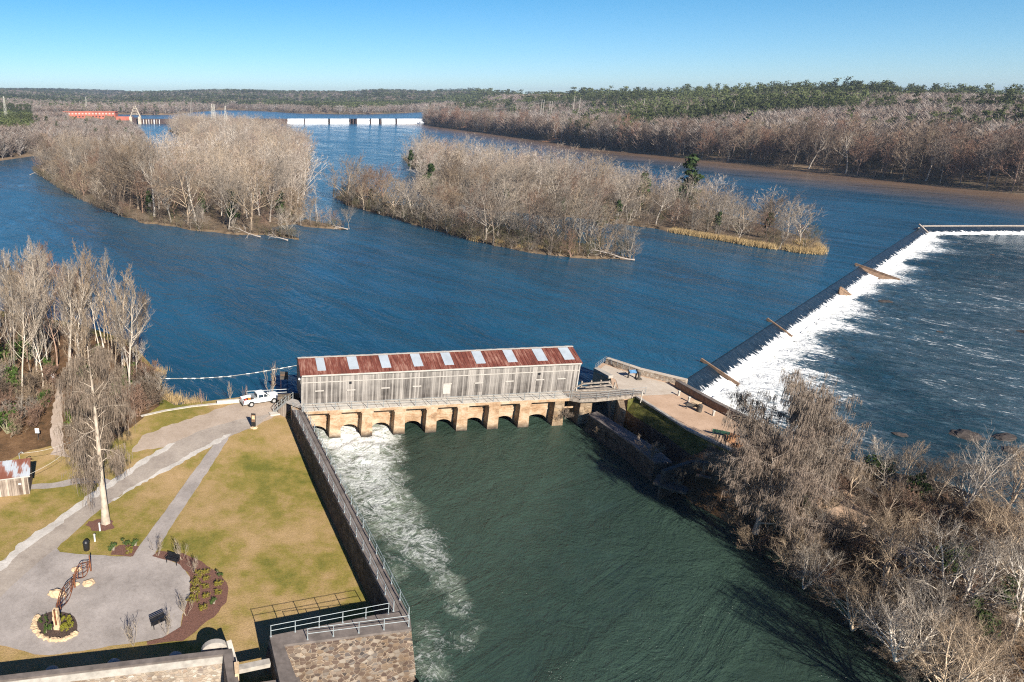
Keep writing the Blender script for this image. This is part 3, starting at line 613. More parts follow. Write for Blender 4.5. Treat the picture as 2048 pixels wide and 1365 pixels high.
mb.build('ridge_cap', M['trim_white'], roof)
def slope_u(px0, s):
    lo, hi = -.1, 1.1
    for _ in range(40):
        m_ = (lo+hi)/2; a = roofpt(m_, 0); b = roofpt(m_, 1); p = a.lerp(b, s)
        if PX(p)[0] < px0: lo = m_
        else: hi = m_
    return lo
for x0, x1 in [(190, 235), (358, 410), (530, 580), (700, 750), (863, 912), (1030, 1080), (1198, 1248), (1355, 1408), (1497, 1550)]:
    ua, ub = slope_u(560+x0/2.695, .93), slope_u(560+x1/2.695, .93); mb = MB()
    q = [roofpt(u, 0).lerp(roofpt(u, 1), s) for u, s in ((ua, .22), (ub, .22), (ub, .94), (ua, .94))]
    mb.add([p+Vector((0, 0, .03)) for p in q]+[p+Vector((0, 0, .085)) for p in q], [(4, 5, 6, 7), (0, 1, 5, 4), (1, 2, 6, 5), (2, 3, 7, 6), (3, 0, 4, 7)])
    mb.build('skylight', M['skylight'], gh)
mb = MB(); mb.beam(F3(-.05, -.33, EZ-.16), F3(GL+.05, -.33, EZ-.16), .06, .22); mb.build('eave_board', M['trim_white'], gh)
mb = MB(); mb.beam(F3(0, -.05, 6.55), F3(GL, -.05, 6.55), .08, .12); mb.build('batten', M['trim_white'], gh)
for u in (0, GL): mb = MB(); mb.box(F3(u, -.03, 5.5), (.14, .1, 4.55)); mb.build('corner_board', M['trim_white'], gh)
for i, (px, py, hh, mt) in enumerate([(638.6, 783, 1.1, 'grey_timber'), (702, 781, 1.0, 'grey_timber'), (771, 777, 1.1, 'grey_timber'), (834, 773.5, .9, 'grey_timber'), (895, 769, 1.5, 'pale'), (958, 767, 1.4, 'grey_timber'), (1019, 763.5, .6, 'grey_timber'), (1080, 760.5, .9, 'grey_timber'), (1123, 758.5, 1.7, 'grey_timber')]):
    u = u_at(px, -.05, 5.5); lo, hi = 3.3, 7.5
    for _ in range(30):
        z = (lo+hi)/2
        if PX(F3(u, -.05, z))[1] < py: hi = z
        else: lo = z
    w = 1.05; mb = MB(); mb.beam(F3(u-w/2, -.035, z-hh/2), F3(u+w/2, -.035, z-hh/2), .05, hh)
    h_ = mb.build('hatch', M['trim_white' if mt == 'pale' else 'planks_dark' if i in (0, 2, 5, 8) else 'planks'], gh)
    mb = MB(); mb.beam(F3(u-w/2-.12, -.06, z+.06), F3(u+w/2+.12, -.06, z+.06), .1, .15); 
    if mt == 'pale': mb.beam(F3(u-w/2-.05, -.06, z), F3(u-w/2-.05, -.06, z-hh), .1, .1)
    mb.build('lintel', M['trim_white'], h_)
for px, py in [(701, 767), (1079, 747)]:
    u = u_at(px, -.05, 6.3); mb = MB(); mb.box(F3(u, -.04, 6.25), (.35, .08, .35)); mb.build('vent', M['black_metal'], gh)
mb = MB(); p = Vector((*A.lerp(D, .12), 6.9)); mb.box(p+Vector((-.25, -.1, 0)), (.3, .3, .22)); mb.build('wall_lamp', M['white_sign'], gh)
mb = MB(); mb.tube([p+Vector((-.25, -.1, 0)), (*(A+(A-D).normalized()*.1), 5.6)], [.02, .02], 4); mb.build('lamp_wire', M['wire'], gh)
# masonry of the gates: arch wall, piers, deck
gd = thing('gate_masonry', 'orange masonry arches and piers carrying the plank gatehouse', 'dam', (A.x, A.y, ZC))
DF = -2.2; uL = -.3; uR = u_at(1190, DF, 3.0)
pier_px = [669.5, 732.9, 797.5, 860.6, 922.2, 984.1, 1045.3, 1113.6, 1166.5]
pu = [u_at(p, DF, -.9) for p in pier_px]
edges = [uL-.6]+pu
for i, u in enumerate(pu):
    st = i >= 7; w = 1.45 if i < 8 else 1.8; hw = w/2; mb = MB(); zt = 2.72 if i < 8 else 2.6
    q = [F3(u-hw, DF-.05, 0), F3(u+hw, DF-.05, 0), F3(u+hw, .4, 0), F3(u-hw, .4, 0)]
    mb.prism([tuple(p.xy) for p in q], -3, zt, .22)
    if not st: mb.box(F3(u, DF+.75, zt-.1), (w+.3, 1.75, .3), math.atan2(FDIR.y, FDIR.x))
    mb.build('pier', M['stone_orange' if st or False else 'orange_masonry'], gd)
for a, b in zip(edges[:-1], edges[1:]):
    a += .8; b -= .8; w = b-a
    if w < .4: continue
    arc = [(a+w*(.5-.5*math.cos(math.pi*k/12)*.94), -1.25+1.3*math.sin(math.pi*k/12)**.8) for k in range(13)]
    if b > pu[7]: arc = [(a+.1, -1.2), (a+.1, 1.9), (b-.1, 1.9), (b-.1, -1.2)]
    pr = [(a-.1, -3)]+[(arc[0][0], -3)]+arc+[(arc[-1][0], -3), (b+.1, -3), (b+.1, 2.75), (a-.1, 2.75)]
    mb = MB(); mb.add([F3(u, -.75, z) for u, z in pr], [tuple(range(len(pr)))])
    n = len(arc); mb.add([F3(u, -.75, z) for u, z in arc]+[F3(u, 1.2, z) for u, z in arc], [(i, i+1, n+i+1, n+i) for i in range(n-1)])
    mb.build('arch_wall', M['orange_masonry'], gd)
    mb = MB(); mb.beam(F3(a, -.8, .95), F3(b, -.8, .95), .12, .25); mb.build('ledge', M['orange_masonry'], gd)
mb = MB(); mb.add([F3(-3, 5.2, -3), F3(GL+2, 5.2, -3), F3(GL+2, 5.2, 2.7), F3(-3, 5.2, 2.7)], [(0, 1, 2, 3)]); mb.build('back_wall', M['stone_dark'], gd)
mb = MB(); mb.prism([tuple(F3(uL-1.2, DF+1.2, 0).xy), tuple(F3(uL+.9, DF, 0).xy), tuple(F3(uL+.9, 1, 0).xy), tuple(F3(uL-1.2, 1, 0).xy)], -3, 2.72); mb.build('abutment', M['orange_masonry'], gd)
# deck
uD = u_at(1139, DF-.1, ZW)
dk = thing('gate_walkway', 'pale concrete walkway along the front of the plank gatehouse', 'walkway', (A.x, A.y, ZW))
mb = MB(); mb.prism([tuple(F3(uL, DF-.15, 0).xy), tuple(F3(uD, DF-.15, 0).xy), tuple(F3(uD, -.06, 0).xy), tuple(F3(uL, -.06, 0).xy)], 2.72, ZW-.02); mb.build('slab', M['orange_masonry'], dk)
mb = MB()
for i in range(22):
    a = uL+(uD-uL)*i/22+.03; b = uL+(uD-uL)*(i+1)/22-.03
    mb.prism([tuple(F3(a, DF-.2, 0).xy), tuple(F3(b, DF-.2, 0).xy), tuple(F3(b, -.08, 0).xy), tuple(F3(a, -.08, 0).xy)], ZW-.016, ZW+.03)
mb.build('paving', M['pale_concrete'], dk)
pen_d = xz([(1290, 789), (1240, 794), (1192, 799), (1160, 800)], ZW)
mb = MB(); mb.prism([tuple(F3(uD+.02, DF-.15, 0).xy)]+pen_d[::-1]+xz([(1285, 783), (1232, 778), (1200, 780)], ZW)+[tuple(F3(uD+.02, -.1, 0).xy)], 2.75, ZW+.02); mb.build('bridge_deck', M['timber'], dk)
fr = [F3(uL+.1, DF-.05, ZW+.03), F3(uD, DF-.05, ZW+.03)]
railing('thin galvanised railing along the gatehouse walkway above the arches', fr, 1.1, 2.3, (1.08, .6), 'galv', r=.03)
railing('grey railing along the footbridge over the old lock', [F3(uD+.3, DF-.05, ZW+.03)]+[Vector((*p, ZW+.03)) for p in pen_d[::-1]], 1.1, 1.9, (1.08, .7, .35), 'galv', r=.03)
# sloped timber ramp and handrails at the right end of the gatehouse
rp = thing('timber_ramp', 'weathered timber ramp with handrails at the gatehouse end', 'ramp', tuple(P(1180, 775, ZP)))
def Q(px, py, z): return P(px, py, z)
k = MB(); k.prism(xz([(1150, 782), (1236, 782), (1232, 774), (1165, 774)], ZW), ZW-.3, ZW+.12); k.build('deck', M['timber'], rp)
for a, b in [((1147, 777, 3.6), (1166, 768, 4.4)), ((1166, 768, 4.4), (1218, 764, 4.4)), ((1218, 764, 4.4), (1226, 776, 3.4)), ((1170, 775, 4.2), (1222, 770, 4.2))]:
    k = MB(); k.beam(Q(*a), Q(*b), .28, .16); k.build('handrail', M['timber'], rp)
for px, py in [(1162, 776), (1181, 775), (1200, 774), (1217, 775), (1228, 779)]:
    k = MB(); q = Q(px, py, ZW); k.beam(q, q+Vector((0, 0, 1.1)), .2); k.build('post', M['timber'], rp)
# ------------------------------------------------------------------ canal wall, abutment, near wall
cl = [Vector(P(a, b, ZW).xy) for a, b in [(584, 820), (784, 1223)]]; cr = [Vector(P(a, b, ZW).xy) for a, b in [(609, 821), (820, 1236)]]
cw = thing('canal_wall', 'long stone canal wall with brown walkway on top beside the lawn', 'wall', (*cl[0], -.3))
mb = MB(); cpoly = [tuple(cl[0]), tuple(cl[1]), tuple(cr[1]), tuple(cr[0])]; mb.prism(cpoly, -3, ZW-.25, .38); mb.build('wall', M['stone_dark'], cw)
mb = MB(); mb.prism(cpoly, ZW-.25, ZW, 0); mb.build('coping', M['coping'], cw)
mb = MB(); mid = [(a+b)/2+(b-a).normalized()*.12 for a, b in zip(cl, cr)]; mb.beam((*mid[0], ZW+.03), (*mid[1], ZW+.03), .10, .10); mb.build('kerb', M['coping'], cw)
d_ = (cr[0]-cl[0]).normalized()*.12
railing('pale metal post railing on the lawn side of the canal wall', [Vector((*(p+d_), ZW)) for p in cl], 1.1, 2.15, (1.06, .55), 'metal_rail', r=.022)
railing('pale metal post railing on the water side of the canal wall', [Vector((*(p-d_), ZW)) for p in cr], 1.1, 2.15, (1.06, .55), 'metal_rail', r=.022)
ab = thing('stone_abutment', 'big rough stone abutment where the canal wall ends', 'wall', (*P(690, 1265, 0).xy, -1))
pnw = P(539, 1272, ZW).xy; psw = P(568, 1290, ZW).xy; pse = P(823, 1258, ZW).xy; pne = P(820, 1234, ZW).xy; pnn = P(783, 1224, ZW).xy
retL = P(572, 1420, ZW).xy; retR = P(617, 1420, ZW).xy
bp = [tuple(pnw), tuple(retL), tuple(retR), tuple(psw), tuple(pse), tuple(pne), tuple(pnn)]
mb = MB(); body = [tuple(pnw), tuple(retL), tuple(retR+Vector((9.5, 1.0))), tuple(pse), tuple(pne), tuple(pnn)]
mb.prism([tuple(psw), tuple(pse), tuple(pne), tuple(pnn), tuple(pnw)], -4, ZW-.22, 1.25); mb.prism([tuple(pnw), tuple(retL), tuple(retR), tuple(psw)], -4, ZW-.221, .1); mb.build('wall', M['stone'], ab)
mb = MB(); mb.prism([tuple(psw), tuple(pse), tuple(pne), tuple(pnn), tuple(pnw)], ZW-.22, ZW); mb.prism([tuple(pnw+Vector((0, -.003))), tuple(retL), tuple(retR), tuple(psw+Vector((0, -.003)))], ZW-.22, ZW-.004); mb.build('coping', M['coping'], ab)
railing('pale railing along the lawn edge of the stone abutment', [Vector((*p, ZW)) for p in (pnw.lerp(psw, .1), pnn+Vector((-.3, -.25)))], 1.15, 1.9, (1.12, .6), 'metal_rail', r=.024, pr=.045)
railing('pale railing along the front edge of the stone abutment', [Vector((*p, ZW)) for p in (psw+Vector((1.9, .55)), pse+Vector((-.2, .25)))], 1.15, 2.2, (1.12, .6), 'metal_rail', r=.024, pr=.045)
# near wall left of the opening
ZN = 2.4
nw = thing('stone_wall', 'pale rubble wall with flat grey coping along the frame bottom', 'wall', (*P(200, 1330, ZN).xy, -.3))
n0, n1 = P(-260, 1382, ZN).xy, P(446, 1299.5, ZN).xy; s0, s1 = P(-260, 1392, ZN).xy, P(446, 1309, ZN).xy
e0, e1 = P(464, 1298, ZN).xy, P(490, 1420, ZN).xy; f1 = P(465, 1420, ZN).xy
mb = MB(); mb.prism([tuple(n0), tuple(n1), tuple(s1), tuple(s0)], -3, ZN-.9, .06); mb.build('wall', M['stone_pale'], nw)
mb = MB(); mb.prism([tuple(n0), tuple(n1), tuple(s1), tuple(s0)], ZN-.9, ZN-.24, .04); mb.build('plaster_band', M['concrete'], nw)
mb = MB(); mb.prism([tuple(n0), tuple(n1), tuple(s1), tuple(s0)], ZN-.24, ZN, -.06); mb.build('coping', M['coping'], nw)
mb = MB(); mb.prism([tuple(n1), tuple(e0), tuple(e1), tuple(f1), tuple(s1)], -3, ZN-.02, .05); mb.build('return_wall', M['coping'], nw)
k = MB(); k.prism([tuple(P(*p, ZN).xy) for p in [(468, 1330), (478, 1328), (478, 1352), (470, 1354)]], ZN-.5, ZN+.25); k.build('stone_block', M['tan_stone'], nw)
for px, py, r in [(101, 1333, .62), (226, 1318, .62), (350, 1304, .62)]:
    c = P(px, py-3, 2.0); c.z = zl(c.x, c.y); t = thing('stone_post', f'squat round topped stone post {"at the far left" if px < 150 else "in the middle" if px < 300 else "nearest the arched slab"} behind the rubble wall', 'post', tuple(c), 0, 'round topped posts behind the rubble wall')
    mb = MB(); mb.lathe(c, [(r*1.05, 0), (r, 1.3), (r*.92, 1.6), (r*.6, 1.82), (0.02, 1.9)], 14); mb.build('post_body', M['concrete'], t, smooth=True)
t = thing('arched_slab', 'arched concrete slab standing at the end of the rubble wall', 'slab', tuple(G(432, 1312)))
c = Vector((*P(430, 1290, ZN).xy, 0)); w = 1.15; mb = MB(); arc = [(-w, -.4), (w, -.4), (w, 1.55)]+[(w*math.cos(k*math.pi/12), 1.55+1.05*math.sin(k*math.pi/12)) for k in range(1, 12)]+[(-w, 1.55)]
dv = Vector((*(n1-n0).normalized(), 0)); dn = Vector((-dv.y, dv.x, 0)); nn = len(arc)
mb.add([c+dv*a+Vector((0, 0, z)) for a, z in arc]+[c+dv*a+dn*.45+Vector((0, 0, z)) for a, z in arc], [tuple(range(nn)), tuple(range(nn, 2*nn))[::-1]]+[(i, nn+i, nn+(i+1) % nn, (i+1) % nn) for i in range(nn)])
mb.build('slab', M['concrete'], t); mb = MB(); mb.beam(c+dv*w+Vector((0, 0, 1.3)), Vector((*e0, ZN-.3)), .4, 1.8); mb.build('side_wall', M['concrete'], t)
# floor and cross beams of the opening
mb = MB(); mb.beam(Vector((*P(468, 1337, 2.0).xy, 1.8)), Vector((*P(540, 1322, 2.0).xy, 1.8)), .55, .4); put(mb.build('cross_beam', M['concrete']), 'pale concrete beam spanning the dark opening', 'beam')
mb = MB(); mb.beam(Vector((*P(470, 1378, 2.4).xy, 2.0)), Vector((*P(600, 1360, 2.4).xy, 2.0)), .7, .7); put(mb.build('sill_beam', M['coping']), 'grey sill beam closing the front of the dark opening', 'beam')
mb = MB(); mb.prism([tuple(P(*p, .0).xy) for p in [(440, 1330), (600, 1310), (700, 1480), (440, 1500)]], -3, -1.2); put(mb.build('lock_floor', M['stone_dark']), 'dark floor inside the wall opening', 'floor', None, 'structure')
# ------------------------------------------------------------------ stairs up to the canal wall
sb, stp = G(554, 822), P(579, 801, ZW)
st = thing('timber_stair', 'grey timber stair rising from the gravel to the walkway', 'stair', tuple(sb))
dv = (stp-sb); hor = Vector((dv.x, dv.y, 0)); sd = Vector((-hor.y, hor.x, 0)).normalized(); hw = .75
for i in range(11):
    p = sb.lerp(stp, (i+.5)/11); k = MB(); k.beam(p-sd*hw, p+sd*hw, hor.length/11*1.05, .06); k.build('tread', M['grey_timber'], st)
for s in (-1, 1):
    k = MB(); k.beam(sb+sd*hw*s, stp+sd*hw*s, .08, .3); k.build('stringer', M['galv'], st)
    for zz in (.55, 1.0):
        k = MB(); k.beam(sb+sd*hw*s+Vector((0, 0, zz)), stp+sd*hw*s+Vector((0, 0, zz)), .07, .07); k.build('handrail', M['galv'], st)
    for f in (0, .33, .66, 1):
        p = sb.lerp(stp, f)+sd*hw*s; k = MB(); k.beam(p, p+Vector((0, 0, 1.05)), .08); k.build('post', M['galv'], st)
k = MB(); k.prism([tuple((stp+sd*a*hw+hor.normalized()*b).xy) for a, b in ((-1, 0), (1, 0), (1.4, 2.6), (-1, 2.6))], ZW-.2, ZW-.01); k.build('landing', M['grey_timber'], st)
k = MB(); k.add([sb.lerp(stp, .35)-sd*(hw-.04), stp-sd*(hw-.04), Vector((*(stp-sd*(hw-.04)).xy, .3)), Vector((*sb.lerp(stp, .35).xy, .3))-sd*(hw-.04)], [(0, 1, 2, 3)]); k.build('side_boards', M['shed_planks'], st)
k = MB(); k.box(G(549, 829, .12), (1.5, 1.0, .2), .3); put(k.build('concrete_pad', M['pale_concrete']), 'small concrete pad at the foot of the timber stair', 'pad')
# river edge kerbs and fence by the truck
k = MB(); kp = [Vector((*P(a, b, .9).xy, 0)) for a, b in [(588, 797), (494, 802), (434, 807)]]
for a, b in zip(kp[:-1], kp[1:]): k.beam(a+Vector((0, 0, .3)), b+Vector((0, 0, .3)), .4, 2.0)
put(k.build('river_wall', M['pale_concrete']), 'low pale concrete wall at the river edge behind the pickup', 'wall')
k = MB(); kp2 = [Vector((*P(a, b, .7).xy, 0)) for a, b in [(434, 809), (385, 814), (330, 823), (282, 834)]]
for a, b in zip(kp2[:-1], kp2[1:]): k.beam(a+Vector((0, 0, .2)), b+Vector((0, 0, .2)), .5, 1.3)
put(k.build('edge_kerb', M['pale_concrete']), 'pale kerb edging the grass strip by the river', 'kerb')
railing('grey steel fence on the river wall behind the pickup', [p+Vector((0, 0, 1.3)) for p in (kp[0]+Vector((-.4, 0, 0)), kp[1])], 1.2, 3.2, (1.18, .7), 'galv', r=.045, pr=.06)
sg = thing('notice_board', 'dark square board facing the river beside the gatehouse', 'sign', tuple(P(566, 793, 1.0)))
q = P(568, 795, 1.0); k = MB(); k.box(q+Vector((0, 1.5, 3.0)), (1.25, .08, 1.3)); k.build('board', M['dark_timber'], sg)
for s in (-.5, .5):
    k = MB(); k.tube([q+Vector((s, 1.6, -.8)), q+Vector((s, 1.6, 3.5))], [.035, .035], 5); k.build('post', M['darkrust'], sg)
k = MB(); k.box(q+Vector((0, 1.45, 3.1)), (1.1, .03, .18)); k.build('brace', M['brown_timber'], sg)
# buoy line
bl = thing('float_line', 'white float line sagging across the river to the gatehouse', 'float line', tuple(P(460, 752, .05)))
pts = [P(a, b, .08) for a, b in [(250, 757), (332, 757.5), (400, 757), (455, 753.5), (510, 746), (560, 737.5), (605, 729)]]
k = MB(); k.tube(pts, [.035]*len(pts), 5); k.build('rope', M['wire'], bl)
tot = [pts[0].lerp(pts[1], .5)]; i = 0
for a, b in zip(pts[:-1], pts[1:]):
    n = int((b-a).length/1.35)
    for j in range(n):
        p = a.lerp(b, j/n); d = (b-a).normalized()
        if i % 7 == 6: i += 1; continue
        k = MB(); k.tube([p, p+d*.18, p+d*.55, p+d*.73], [.035, .065, .065, .035], 6); k.build('float', M['buoy'], bl); i += 1
# ------------------------------------------------------------------ peninsula furniture
def pw(name, label, pts, z, w, h, m, cap=None, zb=ZP):
    t = thing(name, label, 'wall', tuple(P(*pts[0], z)))
    k = MB(); q = [P(*p, z) for p in pts]
    for a, b in zip(q[:-1], q[1:]):
        d = (b-a).normalized()*.02; k.beam(a+Vector((0, 0, h/2)), b+d+Vector((0, 0, h/2)), w, h)
    k.build('wall', M[m], t)
    k = MB()
    for a, b in zip(q[:-1], q[1:]): k.beam(a+Vector((0, 0, h+.06)), b+Vector((0, 0, h+.06)), w+.1, .12)
    k.build('coping', M[cap or m], t); return t
pw('parapet_wall', 'tan stone parapet along the river side of the point', [(1213, 727), (1278, 749), (1372, 772)], ZP, .7, .9, 'stone_pale', 'slab')
pw('parapet_wall', 'dark brown parapet between the gravel path and the weir', [(1352, 774), (1430, 818), (1488, 848), (1560, 892), (1690, 972), (1755, 1012)], ZP, .6, 1.0, 'brown_timber', 'coping')
pw('parapet_wall', 'low grey parapet facing the gatehouse on the point', [(1191, 741), (1221, 757)], ZP, .8, .35, 'concrete', 'concrete')
pw('path_kerb', 'grey timber kerb between gravel path and grass bank', [(1274, 796), (1326, 829), (1374, 860), (1467, 904)], ZP, .35, .16, 'concrete')
railing('thin wire railing round the tip of the point', [P(1190, 739, ZP+.3), P(1211, 724, ZP+.3), P(1258, 741, ZP+.6)], 1.0, 1.2, (.95, .6, .3), 'galv', r=.02, pr=.03)
t = thing('info_panel', 'slanted blue information panel on two dark legs', 'sign', tuple(P(1264, 756, ZP)))
p = P(1264, 757, ZP); k = MB(); k.add([p+Vector((-.6, -.3, 1.0)), p+Vector((.6, -.15, 1.0)), p+Vector((.6, .4, 1.3)), p+Vector((-.6, .25, 1.3)), p+Vector((-.6, -.3, .93)), p+Vector((.6, -.15, .93)), p+Vector((.6, .4, 1.23)), p+Vector((-.6, .25, 1.23))], [(0, 1, 2, 3), (7, 6, 5, 4), (0, 4, 5, 1), (1, 5, 6, 2), (2, 6, 7, 3), (3, 7, 4, 0)]); k.build('panel', M['blue_panel'], t)
k = MB(); 
for s in (-1, 1): k.beam(p+Vector((s*.66, -.3, .98)), p+Vector((s*.66, .4, 1.32)), .16, .14)
k.build('frame', M['black_metal'], t)
for s in (-.6, .6):
    k = MB(); k.beam(p+Vector((s, .1, 0)), p+Vector((s, .1, 1.1)), .16); k.build('leg', M['black_metal'], t)
t = thing('stone_pillar', 'short dark pillar stump beside the blue information panel', 'pillar', tuple(P(1276, 760, ZP))); p = P(1277, 760, ZP)
k = MB(); k.beam(p, p+Vector((0, 0, 1.2)), .28); k.build('shaft', M['dark_timber'], t); k = MB(); k.box(p+Vector((0, 0, .12)), (.8, .6, .25)); k.build('base', M['dark_timber'], t)
def bench(label, p, rz, m, L=1.6, group=None):
    t = thing('bench', label, 'bench', tuple(p), rz, group)
    k = MB()
    for i in range(4): k.box((0, -.22+.13*i, .45), (L, .10, .035))
    k.build('seat', M[m], t, True); k = MB()
    for i in range(4): k.box((0, .26+.025*i, .55+.11*i), (L, .03, .09))
    k.build('backrest', M[m], t, True)
    for s in (-1, 1):
        for y in (-.2, .22):
            k = MB(); k.beam((s*L*.42, y*1.2, 0), (s*L*.42, y, .44), .06); k.build('leg', M[m], t, True)
        k = MB(); k.beam((s*L*.48, -.25, .64), (s*L*.48, .3, .66), .05); k.beam((s*L*.48, -.25, .64), (s*L*.48, -.25, .45), .05); k.build('armrest', M[m], t, True)
    return t
bz1 = math.atan2((G(362, 1129)-G(333, 1120)).y, (G(362, 1129)-G(333, 1120)).x)
bz2 = math.atan2((G(334, 1242)-G(301, 1258)).y, (G(334, 1242)-G(301, 1258)).x)
bench('black metal bench at the path end of the mulch crescent', G(346, 1127, .08), bz1, 'black_metal', 1.4)
bench('black metal bench nearest the rubble wall by the plaza edge', G(318, 1252, .08), bz2, 'black_metal', 1.4)
plain('green_paint', (0.03,0.09,0.06), .5)
bench('dark green bench on the point under the mossy tree', P(1440, 872, ZP), R_(150), 'green_paint', 1.9)
bench('dark bench by the litter bin on the gravel point', P(1382, 818, ZP), R_(160), 'dark_timber', 1.5)
def barrel(label, p, m):
    t = thing('litter_bin', label, 'bin', tuple(p)); k = MB(); k.lathe(p, [(.3, 0), (.32, .1), (.33, .85), (.34, .9)], 14); k.build('drum', M[m], t, smooth=True)
    k = MB(); k.lathe(p+Vector((0, 0, .9)), [(.36, 0), (.34, .08), (.22, .26), (.05, .33)], 14); k.build('lid', M[m], t, smooth=True)
barrel('black domed litter bin standing on the lawn by the plaza', G(173.5, 1100), 'black_metal'); barrel('dark litter bin beside the bench on the gravel point', P(1398, 824, ZP), 'dark_timber')
t = thing('picnic_table', 'pale stone picnic table in a grass tuft on the gravel point', 'table', tuple(P(1390, 814, ZP))); p = P(1391, 815, ZP)
k = MB(); k.box(p+Vector((0, 0, .75)), (1.1, .9, .1), .5); k.build('tabletop', M['tan_stone'], t); k = MB(); k.lathe(p, [(.3, 0), (.2, .3), (.25, .7)], 8); k.build('pedestal', M['tan_stone'], t)
for i, (px, py) in enumerate([(1361, 789), (1381, 801), (1400, 812), (1430, 829)]):
    p = P(px-4, py+3, ZP); t = thing('bollard', ['short pale bollard at the slab end of the dark parapet', 'short pale bollard second from the slab along the parapet', 'short pale bollard third from the slab along the parapet', 'short pale bollard by the parapet farthest from the slab'][i], 'bollard', tuple(p), 0, 'bollards along the dark parapet')
    k = MB(); k.beam(p, p+Vector((0, 0, .7)), .22); k.build('post', M['concrete'], t); k = MB(); k.box(p+Vector((0, 0, .74)), (.3, .3, .1)); k.build('cap', M['pale_concrete'], t)
t = thing('marker_post', 'slim white post at the top of the grass bank', 'post', tuple(P(1281, 806, ZP-.1))); p = P(1281, 806, ZP-.2)
k = MB(); k.tube([p, p+Vector((0, 0, 1.9))], [.07, .06], 6); k.build('shaft', M['pale_concrete'], t); k = MB(); k.lathe(p+Vector((0, 0, 1.9)), [(.09, 0), (.09, .12), (.02, .16)], 8); k.build('cap', M['trim_white'], t)
# lock chamber walls
lw = thing('lock_wall', 'dark stone wall with flat top between canal and old lock', 'wall', tuple(P(1240, 860, 1.5)))
lp = xz([(1177, 829), (1194, 823), (1242, 852), (1314, 897), (1345, 925), (1310, 925), (1262, 886)], 1.5)
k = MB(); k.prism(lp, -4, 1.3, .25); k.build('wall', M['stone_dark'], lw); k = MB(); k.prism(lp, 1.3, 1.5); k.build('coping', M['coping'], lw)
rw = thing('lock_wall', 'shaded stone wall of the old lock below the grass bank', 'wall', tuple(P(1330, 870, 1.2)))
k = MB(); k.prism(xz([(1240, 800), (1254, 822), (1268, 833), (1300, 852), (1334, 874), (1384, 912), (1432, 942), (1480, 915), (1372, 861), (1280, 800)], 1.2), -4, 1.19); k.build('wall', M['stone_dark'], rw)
k = MB(); k.prism(xz([(1232, 792), (1246, 792), (1252, 822), (1240, 815)], 2.7), -4, 2.72); k.build('pier', M['stone_orange'], rw)
lg = thing('lock_gate', 'old dark timber lock gate with two heavy balance beams', 'lock gate', tuple(P(1375, 955, 1.5)))
for a, b in [((1326, 945, 2.4), (1379, 927, 2.4)), ((1381, 926, 2.4), (1424, 929, 2.4))]:
    k = MB(); k.beam(P(*a), P(*b), .5, .5); k.build('balance_beam', M['dark_timber'], lg)
    k = MB(); q0, q1 = P(*a), P(*b); k.beam(Vector((q0.x, q0.y, .3)), Vector((q1.x, q1.y, .3)), .25, 3.6); k.build('leaf', M['dark_timber'], lg)
k = MB(); k.prism(xz([(1306, 966), (1316, 947), (1345, 958), (1380, 978), (1372, 986), (1340, 978)], .9), .65, .9); k.build('platform', M['dark_timber'], lg)
for z, x in ((1.6, 0), (1.75, 3), (1.9, 1)):
    k = MB(); k.beam(P(1392+x, 950, z), P(1420+x, 957, z), .4, .14); k.build('board', M['brown_timber'], lg)
for px, py in [(1378, 940), (1424, 940)]:
    k = MB(); p = P(px, py, 1.4); k.beam(p+Vector((0, 0, -2.6)), p+Vector((0, 0, 1.1)), .35); k.build('post', M['dark_timber'], lg)
# ------------------------------------------------------------------ the long weir
wr = thing('weir', 'long straight weir with white water pouring down its dark face', 'weir', (*W0, -2))
def weirface():
    t = NT('weir_face'); v = t.mp((.22,2.4,1), FLOW); n = t.noise(v, 1.0, 5, .65, .3); n2 = t.noise(t.mp((.3,.9,1), FLOW), .8, 4, .6)
    a = t.at('fall'); k = t.math('ADD', a.outputs['Fac'], t.math('ADD', t.math('MULTIPLY', t.math('SUBTRACT', n, .5), 1.0), t.math('MULTIPLY', t.math('SUBTRACT', n2, .5), .5)))
    w = t.mrange(k, .58, .70); fine = t.noise(t.mp((.5,6,1), FLOW), 1, 4, .7); streak = t.mrange(fine, .56, .74, 0, .55)
    c = t.mix(streak, (0.010,0.020,0.032), (0.20,0.24,0.28)); c = t.mix(w, c, (0.80,0.81,0.81))
    t.bump(t.math('ADD', fine, t.math('MULTIPLY', w, n)), .5, .2); M['weir_face'] = t.done(c, t.mrange(w, 0, 1, .22, .85), .4)
weirface()
def weir_mesh(p0, p1, dirn, nseg, name, par):
    prof = [(-1.2, -.02, -.3), (-.3, -.03, -.2), (.3, -.18, .05), (1.0, -.50, .22), (1.8, -.95, .42), (2.6, -1.4, .64), (3.4, -1.80, .9), (4.1, -2.05, 1.05), (5.2, -2.25, 1.15)]
    V = []; A_ = []; F_ = []; m_ = len(prof); q = random.Random(5)
    for i in range(nseg+1):
        p = p0.lerp(p1, i/nseg)
        for s, z, f in prof:
            j = q.uniform(-.22, .22)*max(0, f)+.5*max(0, f-.5)*q.random(); o = p+dirn*(s+q.uniform(-.2, .2)*(f > .4)); V.append((o.x, o.y, z+j)); A_.append(f+q.uniform(-.06, .06))
    for i in range(nseg):
        for j in range(m_-1): a = i*m_+j; F_.append((a, a+1, a+m_+1, a+m_))
    k = MB(); k.v = V; k.f = F_; o = k.build(name, M['weir_face'], par, smooth=True)
    at_ = o.data.attributes.new('fall', 'FLOAT', 'POINT'); at_.data.foreach_set('value', A_); return o
weir_mesh(W0-WD*2, W1, WN, 320, 'face', wr)
nx = Vector((0.0, -1.0)); weir_mesh(W1, W2, nx, 260, 'far_face', wr)
k = MB(); k.beam((*(W1+Vector((1, .9))), .1), (*(W1+Vector((60, 1.5))), .1), .8, .5); k.build('crest_beam', M['log'], wr)
